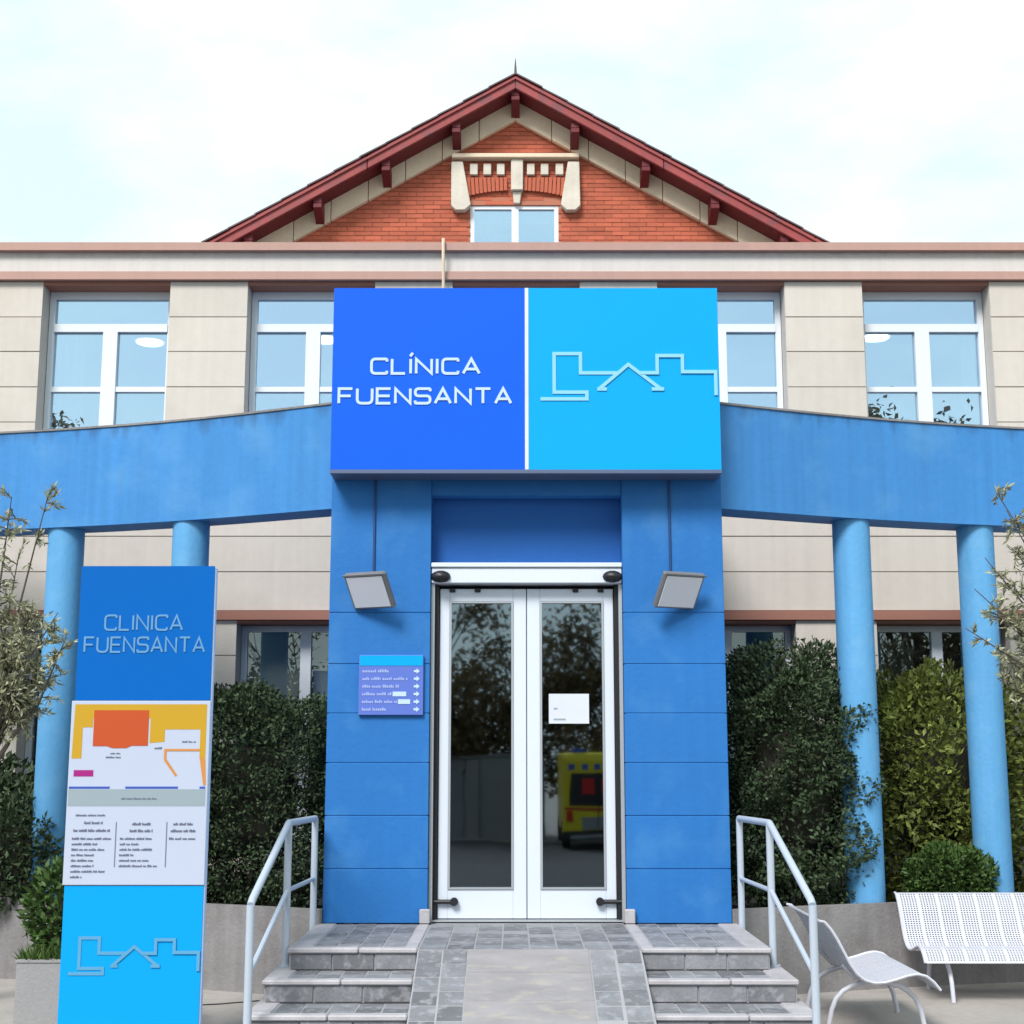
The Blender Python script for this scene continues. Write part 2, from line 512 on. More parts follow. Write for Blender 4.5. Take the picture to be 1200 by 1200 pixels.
for c in CXW:
    box('lintel', m_lintel, bld, c - HW + 0.008, c + HW - 0.008, 2.60, 2.93, 6.205, 6.243)
    box('lintel', m_lintel, bld, c - HW + 0.008, c + HW - 0.008, 2.60, 2.93, 2.925, 2.957)
    box('sill', m_band, bld, c - HW + 0.008, c + HW - 0.008, 2.575, 2.93, 4.28, 4.335)
for c in CXW:                                       # upper windows: top light over two tall casements with a glazing bar
    a, b = c - HW + 0.012, c + HW - 0.012
    y0, y1 = 2.80, 2.87
    zb, zt = 4.337, 6.203
    z_tr, z_bar = 5.845, 5.22
    f = MB()
    f.box(a, a + .055, y0, y1, zb, zt).box(b - .055, b, y0, y1, zb, zt)
    f.box(a + .055, b - .055, y0, y1, zt - .075, zt).box(a + .055, b - .055, y0, y1, zb, zb + .07)
    f.box(a + .055, b - .055, y0 - .012, y1, z_tr - .05, z_tr + .03)
    f.box(c - .07, c + .07, y0 - .012, y1, zb + .07, z_tr - .05)
    f.box(a + .055, c - .07, y0, y1, z_bar - .025, z_bar + .025).box(c + .07, b - .055, y0, y1, z_bar - .025, z_bar + .025)
    wdw = f.build('window', m_whitefr, bld)
    for xa, xb, za, zz in ((a + .05, b - .05, z_tr + .025, zt - .07), (a + .05, c - .065, z_bar + .02, z_tr - .045), (c + .065, b - .05, z_bar + .02, z_tr - .045),
                           (a + .05, c - .065, zb + .06, z_bar - .02), (c + .065, b - .05, zb + .06, z_bar - .02)):
        piece('pane', g_up, wdw, xa, xb, 2.835, 2.843, za, zz)
    if abs(c - CXW[4]) < .01:
        box('blind', m_blind, wdw, a + .06, b - .06, 2.90, 2.905, 4.4, 5.80)
    if abs(c - CXW[1]) < .01:  # pale folds added in place of a bright reflection in this window
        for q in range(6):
            box('pale_fold', m_blind, wdw, a + .07 + q * .045, a + .11 + q * .045, 2.90 + .012 * (q % 2), 2.915 + .012 * (q % 2), 4.4, 5.80 - .0 * q)
    if abs(c - CXW[5]) < .01:
        for q in range(3):
            box('pale_fold', m_blind, wdw, b - .11 - q * .045, b - .07 - q * .045, 2.90 + .012 * (q % 2), 2.915 + .012 * (q % 2), 4.4, 5.80)
for k, c in enumerate(CXW):                         # lower windows, half hidden by the shrubs (the middle one is the lobby passage)
    if k == 3:
        continue
    a, b = c - HW + 0.012, c + HW - 0.012
    y0, y1 = 2.82, 2.89
    zb, zt = 0.955, 2.922
    f = MB()
    f.box(a, a + .055, y0, y1, zb, zt).box(b - .055, b, y0, y1, zb, zt)
    f.box(a + .055, b - .055, y0, y1, zt - .055, zt).box(a + .055, b - .055, y0, y1, zb, zb + .07)
    f.box(c - .05, c + .05, y0 - .01, y1, zb + .07, zt - .055)
    wdw = f.build('window', m_whitefr, bld)
    for xa, xb in ((a + .05, c - .045), (c + .045, b - .05)):
        piece('pane', g_low, wdw, xa, xb, 2.85, 2.858, zb + .06, zt - .05)
    if k == 2:
        box('blind', m_blind, wdw, a + .06, c - .05, 2.93, 2.936, 1.4, 2.9)
        box('blind', m_blind, wdw, c + .05, b - .06, 2.93, 2.936, 1.9, 2.9)
MB().tube([(-0.77, 2.53, 6.12), (-0.77, 2.49, 6.3), (-0.772, 2.46, 6.56), (-0.772, 2.47, 6.63)], 0.015, 8).build('drain_pipe', m_stone, bld, smooth=True)
# rooms behind the windows
struct(box('room_ceiling', m_int, None, WX0, WX1, 2.952, 6.6, 6.27, 6.40))
struct(box('room_floor', m_intfl, None, WX0, WX1, 2.952, 6.6, 4.02, 4.2))
struct(box('room_wall', m_int, None, WX0, WX1, 6.602, 6.70, 0.0, 6.45))
struct(box('lower_floor', m_intfl, None, WX0, WX1, 2.952, 6.6, 0.30, 0.5))
struct(box('lower_ceiling', m_int, None, WX0, WX1, 2.952, 6.6, 2.97, 3.1))
struct(box('flat_roof', m_conc, None, WX0, WX1, 2.984, 6.96, 6.455, 6.56))
for xx in (WX0, WX1 - .12):
    struct(box('end_wall', m_int, None, xx, xx + .12, 2.953, 6.6, 0.5, 6.27))
for (lx, ly), lb in zip(((-4.12, 4.6), (-2.17, 4.5), (3.87, 4.42)),
        ('lit ceiling light inside the leftmost upper window', 'lit ceiling light inside the upper window left of the big sign', 'lit ceiling light inside the rightmost upper window')):
    t = thing('ceiling_light', (lx, ly, 6.27), lb, 'ceiling light', 'round ceiling lights behind the upper windows')
    ring = [(lx + .15 * math.cos(i * math.pi / 8), ly + .22 * math.sin(i * math.pi / 8)) for i in range(16)]
    b_ = MB()
    b_.tube([(lx, ly, 6.269), (lx, ly, 6.235)], .17, 20).build('housing', m_whitefr, t)
    MB().tube([(lx, ly, 6.236), (lx, ly, 6.222)], .145, 20).build('diffuser', m_lampon, t)

# ------------------------------------------------------------------ gabled brick house behind
GX, S = -0.065, 0.58
gab = thing('gabled_brick_house', (GX, 7.0, 0), 'red brick gabled house rising behind the parapet with dark red eaves', 'building')
wx0, wx1, wz1 = GX - .59, GX + .56, 8.80
c_ = MB()
zl = lambda x: 10.10 - S * abs(x - GX)
c_.prism([(-5.4, 0), (wx0, 0), (wx0, zl(wx0)), (-5.4, zl(-5.4))], 7.012, 7.4)
c_.prism([(wx1, 0), (5.3, 0), (5.3, zl(5.3)), (wx1, zl(wx1))], 7.012, 7.4)
c_.prism([(wx0, wz1), (wx1, wz1), (wx1, zl(wx1)), (GX, zl(GX)), (wx0, zl(wx0))], 7.012, 7.4)
c_.box(wx0, wx1, 7.012, 7.4, 0, 7.95)
c_.box(-5.4, -5.15, 7.4, 16, 0, 6.9).box(5.05, 5.3, 7.4, 16, 0, 6.9).box(-5.15, 5.05, 9.6, 9.8, 0, 9.0)
c_.build('wall', m_mortar, gab)
bk = MB()
BH, BL, BJ = 0.052, 0.215, 0.008
nrow = 0
z = 7.55
while z < 10.1:
    x = -4.6 + (0.125 if nrow % 2 else 0)
    while x < 4.6:
        a, b = x, x + BL
        xm = (a + b) / 2
        if z + BH * .5 < 9.99 - S * max(abs(a - GX), abs(b - GX)) + 0.13:
            segs = [(a, b)]
            if z < wz1 and b > wx0 and a < wx1:          # leave the window opening free
                segs = []
                if a < wx0 - .03: segs.append((a, wx0))
                if b > wx1 + .03: segs.append((wx1, b))
            for p, q in segs:
                j = rng.uniform(-.004, .004)
                bk.box(p, q, 7.0 + j, 7.016, z, z + BH)
        x += BL + BJ
    z += BH + BJ
    nrow += 1
bk.build('brickwork', m_brick, gab, kind='stuff')
# raking stone bands under the eaves, in blocks
for sgn in (-1, 1):
    nb = 9
    for i in range(nb):
        u0, u1 = 0.0 + i * 0.48, 0.0 + (i + 1) * 0.48 - 0.008
        p = []
        for u, dz in ((u0, 0), (u1, 0), (u1, .285), (u0, .285)):
            p.append((GX + sgn * u, 9.955 - S * u + dz))
        if sgn < 0:
            p = p[::-1]
        MB().prism(p, 6.93 + rng.uniform(-.006, .006), 7.128).build('stone_block', m_stone, gab, bevel=0.006)
# roof: slabs, red barge boards, verge slates, purlin ends
rf = MB()
for sgn in (-1, 1):
    pts = [(GX, 10.40), (GX, 10.225), (GX + sgn * 5.6, 10.225 - S * 5.6), (GX + sgn * 5.6, 10.40 - S * 5.6)]
    if sgn > 0:
        pass
    rf.prism(pts, 6.625, 16.4)
roof = rf.build('roof', m_redsof, gab)
for sgn in (-1, 1):
    L0 = 0.0
    for i in range(3):
        u0, u1 = i * 1.9, (i + 1) * 1.9 - 0.006
        if u0 > 5.6: break
        pts = [(GX + sgn * u0, 10.225 - S * u0), (GX + sgn * u1, 10.225 - S * u1), (GX + sgn * u1, 10.41 - S * u1), (GX + sgn * u0, 10.41 - S * u0)]
        MB().prism(pts if sgn > 0 else pts[::-1], 6.575, 6.623).build('barge_board', m_red, roof, bevel=0.008)
    pts = [(GX, 10.345), (GX + sgn * 5.6, 10.345 - S * 5.6), (GX + sgn * 5.6, 10.375 - S * 5.6), (GX, 10.375)]
    MB().prism(pts if sgn > 0 else pts[::-1], 6.55, 6.574).build('barge_moulding', m_red, roof)
    for i in range(17):
        u0, u1 = i * 0.33, (i + 1) * 0.33 + 0.02
        lift = 0.012
        pts = [(GX + sgn * u0, 10.412 - S * u0), (GX + sgn * u1, 10.412 + lift - S * u1), (GX + sgn * u1, 10.432 + lift - S * u1), (GX + sgn * u0, 10.432 - S * u0)]
        MB().prism(pts if sgn > 0 else pts[::-1], 6.555 + rng.uniform(-.008, .008), 16.4).build('roof_slate', m_slateroof, roof)
for u in (0.0, -0.765, -1.665, -2.53, 0.77, 1.675, 2.55, -3.4, 3.42):
    xx, zs = GX + u, 10.222 - S * abs(u)
    h0 = 0.20
    MB().prism_x([(6.63, zs - .07), (6.63, zs - .13), (6.92, zs - h0 - .04), (7.0, zs - h0 - .04), (7.0, zs - .02)], xx - .055, xx + .055).build('purlin', m_redsof, gab, bevel=0.006)
    MB().prism_x([(6.63, zs - .065), (6.93, zs - .015), (6.93, zs + .03), (6.63, zs + .03)], xx - .05, xx + .05).build('purlin_packer', m_redsof, gab)
MB().tube([(GX, 6.66, 10.40), (GX, 6.66, 10.55), (GX, 6.66, 10.68)], [.022, .014, .004], 8).build('finial', m_slateroof, gab)
# window with stone head, consoles, dentils and a soldier-brick lintel
box('head_cornice', m_stone, gab, GX - .83, GX + .83, 6.86, 7.0, 9.405, 9.465, .008)
def zx(a): return GX + (a - 597) / 433.0
def zz(b): return 9.434 - (b - 600) / 436.0
m_stonep = mat('pale_dressed_stone', lin(236, 226, 212, K), 0.8, var=0.18, scale=6, fine=0.14, bump=0.4, bscale=60, streak=0.1)
def stone(name, pts, y0=6.89):
    MB().prism([(zx(a), zz(b)) for a, b in pts], y0, 7.0).build(name, m_stonep, gab, bevel=0.008)
stone('console', [(235, 632), (235, 895), (262, 922), (312, 922), (346, 890), (300, 632)])
stone('console', [(958, 632), (893, 632), (852, 890), (884, 922), (934, 922), (962, 895)])
for a in (362, 438, 514, 684, 762, 846):
    stone('dentil', [(a - 22, 636), (a - 22, 704), (a + 22, 704), (a + 22, 636)], 6.93)
stone('keystone', [(572, 614), (572, 800), (640, 800), (640, 614)], 6.90)
stone('corbel', [(580, 802), (588, 872), (622, 872), (632, 802)], 6.95)
for i in range(24):                                  # bricks on end above the window, following a shallow arch
    a = 326 + i * (545 / 24)
    t_ = (a + 11 - 597) / 275
    top, bot = 716, 792 + 36 * t_ * t_
    if 560 < a + 11 < 650:
        continue
    lean = 0.18 * t_
    pts = [(a + 1 + lean * 40, top), (a + 1, bot), (a + 20, bot), (a + 20 + lean * 40, top)]
    MB().prism([(zx(p), zz(q)) for p, q in pts], 6.955 + rng.uniform(-.004, .004), 6.999).build('soldier_brick', m_brick, gab)
box('lintel', m_mortar, gab, wx0 - .03, wx1 + .03, 7.0, 7.128, 8.805, 8.90)
f = MB()
f.box(wx0, wx0 + .055, 7.02, 7.1, 7.95, wz1).box(wx1 - .055, wx1, 7.02, 7.1, 7.95, wz1).box(wx0 + .055, wx1 - .055, 7.02, 7.1, wz1 - .045, wz1)
f.box(GX - .05, GX + .04, 7.01, 7.1, 7.95, wz1 - .045).box(wx0 + .055, GX - .05, 7.02, 7.1, 7.95, 8.02).box(GX + .04, wx1 - .055, 7.02, 7.1, 7.95, 8.02)
gw = f.build('window', m_whitefr, gab)
for xa, xb in ((wx0 + .05, GX - .045), (GX + .035, wx1 - .05)):
    piece('pane', g_up, gw, xa, xb, 7.055, 7.062, 8.01, wz1 - .04)
    box('blind', m_blind, gw, xa + .01, xb - .01, 7.115, 7.121, 8.60, wz1 - .03)

# ------------------------------------------------------------------ entrance portal
PZ = 0.52
por = thing('entrance_portal', (0, 0, PZ), 'tall blue painted entrance portal framing the white glass doors', 'portal')
cs = MB()
for sgn in (-1, 1):
    xs = sorted((sgn * 1.46, sgn * 0.73))
    cs.box(xs[0], xs[1], 0.006, 0.55, PZ, 4.36)
    xs = sorted((sgn * 1.46, sgn * 1.30))
    cs.box(xs[0], xs[1], 0.55, 2.59, PZ, 4.36)
cs.box(-1.30, 1.30, 0.55, 2.59, 3.9, 4.36)
cs.build('shell', m_portal, por)
zj = [PZ, 0.90, 1.277, 1.657, 2.017, 2.38, 2.762, 4.385]
for sgn in (-1, 1):
    xs = sorted((sgn * 1.475, sgn * 0.72))
    for z0, z1 in zip(zj, zj[1:]):
        box('wall_panel', m_portal, por, xs[0], xs[1], rng.uniform(-.0015, .0015), 0.56, z0 + (0.003 if z0 > PZ else 0), z1 - 0.003, 0.003)
box('lintel', m_portal, por, -0.718, 0.718, 0.018, 0.549, 3.655, 4.38)
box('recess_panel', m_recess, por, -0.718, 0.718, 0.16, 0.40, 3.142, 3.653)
box('header_box', m_door, por, -0.715, 0.715, 0.02, 0.30, 2.985, 3.10, .006)
box('header_cap', m_door, por, -0.717, 0.717, 0.005, 0.32, 3.104, 3.140, .006)
for sgn in (-1, 1):
    xs = sorted((sgn * 0.716, sgn * 0.690))
    box('frame_strip', m_alu, por, xs[0], xs[1], 0.05, 0.28, PZ, 2.983)
    xs = sorted((sgn * 0.688, sgn * 0.660))
    box('jamb_seal', m_black, por, xs[0], xs[1], 0.10, 0.28, PZ, 2.983)
    # radar sensor: flattened half dome on a small plate
    sx = sgn * 0.645
    sn = MB()
    rings = []
    for i in range(5):
        a = i * math.pi / 8
        rings.append((0.075 * math.cos(a), 0.055 * math.sin(a)))
    vs, fs = [], []
    n = 14
    for r_, d_ in rings:
        vs += [(sx + r_ * math.cos(2 * math.pi * k / n), 0.018 - d_, 3.035 + 0.62 * r_ * math.sin(2 * math.pi * k / n)) for k in range(n)]
    for i in range(4):
        fs += [(i * n + k, i * n + (k + 1) % n, (i + 1) * n + (k + 1) % n, (i + 1) * n + k) for k in range(n)]
    fs.append(tuple(4 * n + k for k in range(n)))
    fs.append(tuple(range(n)))
    sn.add(vs, fs).build('sensor', m_black, por, smooth=True)
    # corner stone at the foot of the jamb
    xs = sorted((sgn * 0.775, sgn * 0.70))
    box('corner_stone', m_nosing, por, xs[0], xs[1], -0.05, -0.003, PZ, PZ + 0.10, .006)
box('threshold', m_alu, por, -0.71, 0.71, 0.07, 0.30, PZ + .001, PZ + 0.013)
for sgn in (-1, 1):
    xo, xi = 0.655, 0.003
    so, si = 0.075, 0.098
    X = lambda v: sgn * v
    def bx(mb, a, b, y0, y1, z0, z1):
        p, q = sorted((X(a), X(b)))
        mb.box(p, q, y0, y1, z0, z1)
    z0, z1 = PZ + .018, 2.955
    d = MB()
    bx(d, xo - so, xo, .13, .18, z0, z1)
    bx(d, xi, xi + si, .13, .18, z0, z1)
    bx(d, xi + si, xo - so, .13, .18, z0, 0.745)
    bx(d, xi + si, xo - so, .13, .18, 2.86, z1)
    dr = d.build('door', m_door, por, bevel=0.004)
    bd = MB()
    a_, b_ = xi + si, xo - so
    bx(bd, a_, a_ + .014, .122, .15, .745, 2.86)
    bx(bd, b_ - .014, b_, .122, .15, .745, 2.86)
    bx(bd, a_ + .014, b_ - .014, .122, .15, .745, .759)
    bx(bd, a_ + .014, b_ - .014, .122, .15, 2.846, 2.86)
    bd.build('glazing_bead', m_alu, dr)
    p, q = sorted((X(a_ + .010), X(b_ - .010)))
    piece('pane', g_door, dr, p, q, .148, .156, .753, 2.852)
    pv = MB()
    pv.tube([(X(.70), .105, .66), (X(.545), .105, .66)], .016, 8)
    pv.tube([(X(.532), .128, .66), (X(.532), .085, .66)], .03, 10)
    pv.build('pivot_arm', m_black, dr)
    for u in (0.56, 0.37):
        bx2 = MB()
        bx(bx2, u - .022, u + .022, .105, .129, 2.928, 2.958)
        bx2.build('top_catch', m_black, dr, bevel=.004)
pp = tag(box('paper_notice', m_paper, None, 0.165, 0.465, 0.1195, 0.1215, 1.945, 2.165), 'white printed sheet taped to the right glass door', 'notice')
for i, (a, b) in enumerate(((.05, .08), (.13, .16))):
    box('print_line', m_pgrey, pp, 0.20, 0.20 + .03 + i * .06, 0.1180, 0.1192, 2.10 - a, 2.10 - a + .012)
# lobby
ct = thing('reception_counter', (-.4, 2.1, PZ), 'dark grey counter seen through the left door glass', 'counter')
box('front', m_lamp, ct, -1.2, 0.06, 1.9, 2.4, PZ + .005, 1.70)
box('top', m_white, ct, -0.32, 0.07, 1.86, 2.42, 1.702, 1.74)
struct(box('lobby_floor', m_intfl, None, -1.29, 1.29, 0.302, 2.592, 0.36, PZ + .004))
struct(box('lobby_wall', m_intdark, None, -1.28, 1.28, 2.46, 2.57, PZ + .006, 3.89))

# ------------------------------------------------------------------ lettering
def rounded(pts, r):
    out = [pts[0]]
    for i in range(1, len(pts) - 1):
        p0, p, p1 = Vector(pts[i - 1]), Vector(pts[i]), Vector(pts[i + 1])
        a, b = (p0 - p), (p1 - p)
        rr = min(r, a.length * .49, b.length * .49)
        A, B = p + a.normalized() * rr, p + b.normalized() * rr
        for k in range(6):
            t = k / 5
            q = A * (1 - t) ** 2 + p * 2 * t * (1 - t) + B * t * t
            out.append((q.x, q.y))
    out.append(pts[-1])
    return out
W_ = 1.25
GL = {
    'C': (W_, [([(W_, .82), (W_, 1), (0, 1), (0, 0), (W_, 0), (W_, .18)], .28)]),
    'L': (W_ * .85, [([(0, 1), (0, 0), (W_ * .85, 0)], 0)]),
    'I': (.06, [([(.03, 0), (.03, 1)], 0)]),
    'Í': (.06, [([(.03, 0), (.03, 1)], 0), ([(-.02, 1.18), (.2, 1.42)], 0)]),
    'N': (W_, [([(0, 0), (0, 1), (W_, 0), (W_, 1)], 0)]),
    'A': (W_ * 1.05, [([(0, 0), (W_ * .525, 1), (W_ * 1.05, 0)], 0), ([(W_ * .2, .3), (W_ * .85, .3)], 0)]),
    'F': (W_ * .9, [([(W_ * .9, 1), (0, 1), (0, 0)], 0), ([(0, .5), (W_ * .8, .5)], 0)]),
    'U': (W_, [([(0, 1), (0, 0), (W_, 0), (W_, 1)], .3)]),
    'E': (W_ * .9, [([(W_ * .9, 1), (0, 1), (0, 0), (W_ * .9, 0)], 0), ([(0, .5), (W_ * .85, .5)], 0)]),
    'S': (W_, [([(W_, .82), (W_, 1), (0, 1), (0, .5), (W_, .5), (W_, 0), (0, 0), (0, .18)], .25)]),
    'T': (W_, [([(0, 1), (W_, 1)], 0), ([(W_ / 2, 1), (W_ / 2, 0)], 0)]),
}
def lettering(word, parent, m, x0, x1, zb, h, y, stroke, depth=0.006):
    gap = .42
    tot = sum(GL[c][0] for c in word) + gap * (len(word) - 1)
    sx = (x1 - x0) / tot
    x = x0
    for c in word:
        w, strokes = GL[c]
        b = MB()
        for i, (pts, r) in enumerate(strokes):
            p = [(a * sx + x, q * h + zb) for a, q in pts]
            if r:
                p = rounded(p, r * h)
            b.ribbon(p, stroke, y - depth - i * .0012, y - .0004 * (i + 1))
        b.build('letter', m, parent)
        x += (w + gap) * sx
def logo(parent, m, x0, z0, sc, y, stroke, depth=0.006):
    """The outline emblem: two stepped blocks joined by a pitched roof. Units: sign sketch units, y down."""
    P = lambda a, b: (x0 + a * sc, z0 - b * sc)
    lines = [[(655, 362), (783, 362), (783, 343), (693, 343), (693, 233), (766, 233), (766, 288), (866, 288)],
             [(812, 334), (838, 334)], [(818, 333), (898, 264), (986, 333)], [(962, 334), (996, 334)],
             [(930, 288), (978, 288), (978, 239), (1048, 239), (1048, 285), (1139, 285), (1139, 352)]]
    b = MB()
    for i, l in enumerate(lines):
        b.ribbon([P(p, q) for p, q in l], stroke, y - depth - i * .0011, y - .0004 * (i + 1))
    b.build('emblem', m, parent)

# ------------------------------------------------------------------ the big sign
sg = thing('clinic_sign', (0, -0.25, 3.77), 'large two-tone blue clinic name sign box above the doors', 'sign')
box('sign_box', m_signrim, sg, -1.462, 1.448, -0.238, -0.004, 3.768, 5.208, .006)
box('deep_blue_panel', m_signA, sg, -1.458, -0.014, -0.252, -0.239, 3.80, 5.205)
box('sky_blue_panel', m_signB, sg, 0.014, 1.444, -0.252, -0.239, 3.80, 5.205)
box('divider_strip', m_paper, sg, -0.0135, 0.0135, -0.256, -0.239, 3.80, 5.205)
box('bottom_trim', m_signrim, sg, -1.46, 1.446, -0.256, -0.239, 3.772, 3.799)
lettering('CLÍNICA', sg, m_white, -1.165, -0.355, 4.535, 0.112, -0.252, 0.0205)
lettering('FUENSANTA', sg, m_white, -1.405, -0.118, 4.305, 0.112, -0.252, 0.0205)
SC = 0.002715
logo(sg, m_pale, -617 * SC, 5.21 + 41 * SC, SC, -0.252, 0.026)

# ------------------------------------------------------------------ floodlights
def flood(sgn, label):
    cx, cz = (-1.165, 2.90) if sgn < 0 else (1.128, 2.90)
    t = thing('floodlight', (cx, -0.12, cz), label, 'floodlight', 'wall floodlights beside the doors')
    M_ = Matrix.Translation((cx, -0.165, cz)) @ Matrix.Rotation(R(24 * sgn), 4, 'Z') @ Matrix.Rotation(R(36), 4, 'X')
    def tb(name, m, *b, bevel=0):
        mb = MB().box(*b)
        mb.v = [tuple(M_ @ Vector(p)) for p in mb.v]
        return mb.build(name, m, t, bevel)
    tb('housing', m_lamp, -.172, .172, -.005, .045, -.148, .148, bevel=.012)
    tb('lens', m_lens, -.150, .150, -.011, -.0045, -.127, .127, bevel=.002)
    for i in range(6):
        tb('cooling_fin', m_lamp, -.12 + i * .044, -.108 + i * .044, .046, .068, -.11, .11)
    tb('hood_lip', m_lamp, -.174, .174, -.014, -.006, .138, .150)
    br = MB()
    br.box(cx - .05, cx + .05, -.012, -.0025, cz - .06, cz + .06)
    br.tube([(cx, -.01, cz), (cx, -.13, cz)], .014, 8)
    br.build('bracket', m_lamp, t)
    xk = -1.146 if sgn < 0 else 1.078
    MB().tube([(cx, -.02, cz + .05), (cx, -.012, cz + .12), (xk, -.010, cz + .16), (xk, -.010, 3.80)], .009, 6).build('cable', m_soffit, t)
flood(-1, 'grey square floodlight on the left portal pillar above the plaque')
flood(1, 'grey square floodlight on the right portal pillar')

# ------------------------------------------------------------------ wall plaque
pl = thing('directory_plaque', (-1.0, -0.03, 2.0), 'small lilac directory plaque with arrows on the left portal pillar', 'plaque')
box('plate', m_plaque, pl, -1.242, -0.765, -0.030, -0.003, 2.003, 2.445, .003)
box('header_strip', m_signB, pl, -1.236, -0.770, -0.033, -0.0305, 2.365, 2.440)
for i, (w, blk) in enumerate(((.20, None), (.33, None), (.27, None), (.22, .10), (.26, .09), (.18, None))):
    zc = 2.325 - i * .056
    x, left = -1.215, rng.randint(4, 8)
    tb2 = MB()
    while x < -1.215 + w - .006:
        l = rng.uniform(.007, .013)
        tb2.box(x, x + l, -0.0325, -0.0305, zc - .010, zc + rng.choice((.004, .006, .012)))
        x += l + .0035
        left -= 1
        if not left:
            x += .011
            left = rng.randint(4, 8)
    tb2.build('text_line', m_plaque_t, pl, kind='stuff')
    if blk:
        box('white_label', m_white, pl, -1.215 + w + .005, -1.215 + w + .005 + blk, -0.0335, -0.0305, zc - .017, zc + .017)
    ar = MB()
    ax = -0.815
    ar.prism([(ax - .020, zc - .008), (ax + .0, zc - .008), (ax + .0, zc - .020), (ax + .024, zc), (ax, zc + .020), (ax, zc + .008), (ax - .020, zc + .008)], -0.0335, -0.0305)
    ar.build('arrow', m_white, pl)

# ------------------------------------------------------------------ colonnades: curved beam on round columns
BEAM = [(1.478, .05), (1.65, .125), (1.85, .21), (2.05, .295), (2.3, .40), (2.6, .515), (2.9, .62), (3.2, .715), (3.5, .80), (3.9, .90), (4.3, .985), (4.8, 1.07), (5.4, 1.145), (6.2, 1.21), (7.2, 1.25)]
def ycurve(ax, k):
    for (a, ya), (b, yb) in zip(BEAM, BEAM[1:]):
        if a <= ax <= b:
            return (ya + (yb - ya) * (ax - a) / (b - a)) * k
    return BEAM[-1][1] * k
def strip(name, m, parent, sgn, k, off0, off1, z0, z1, xmax=7.2, smooth=True):
    pts = []
    n = 46
    for i in range(n + 1):
        ax = 1.478 + (xmax - 1.478) * i / n
        pts.append((sgn * ax, ycurve(ax, k)))
    b = MB()
    vs = []
    for x, y in pts:
        vs += [(x, y + off0, z0), (x, y + off0, z1), (x, y + off1, z1), (x, y + off1, z0)]
    fs = []
    for i in range(n):
        for q in range(4):
            fs.append((i * 4 + q, i * 4 + (q + 1) % 4, (i + 1) * 4 + (q + 1) % 4, (i + 1) * 4 + q))
    fs += [(0, 1, 2, 3), tuple(n * 4 + q for q in (3, 2, 1, 0))]
    o = b.add(vs, fs).build(name, m, parent)
    if smooth:
        for p in o.data.polygons:
            p.use_smooth = True
        o.data.set_sharp_from_angle(angle=R(35))
    return o
for sgn, k, lb in ((-1, 1.06, 'curved blue beam on round columns left of the portal'), (1, .95, 'curved blue beam on round columns right of the portal')):
    cl = thing('colonnade', (sgn * 3, .8, 0.5), lb, 'colonnade', 'curved colonnades flanking the portal')
    strip('beam', m_beam, cl, sgn, k, 0, .34, 3.56, 4.375)
    strip('beam_capping', m_conc, cl, sgn, k, -.012, .352, 4.376, 4.392)
    for ax in ((2.70, 3.815, 4.9, 6.0) if sgn < 0 else (2.605, 3.70, 4.8, 5.9)):
        yc = ycurve(ax, k) + .17
        n = 28
        MB().tube([(sgn * ax, yc, .42), (sgn * ax, yc, 3.559)], .147, n).build('column', m_col, cl, smooth=True)

# ------------------------------------------------------------------ planter walls and soil
for sgn, k, lb in ((-1, 1.06, 'low grey concrete planter wall left of the steps'), (1, .95, 'low grey concrete planter wall behind the white benches')):
    w = strip('planter_wall', m_conc, None, sgn, k, -.06, .0, 0.0, .615, smooth=True)
    tag(w, lb, 'low wall', 'concrete planter walls')
    s = strip('planting_bed', m_soil, None, sgn, k, .001, 1.35, 0.02, .50)
    struct(s)

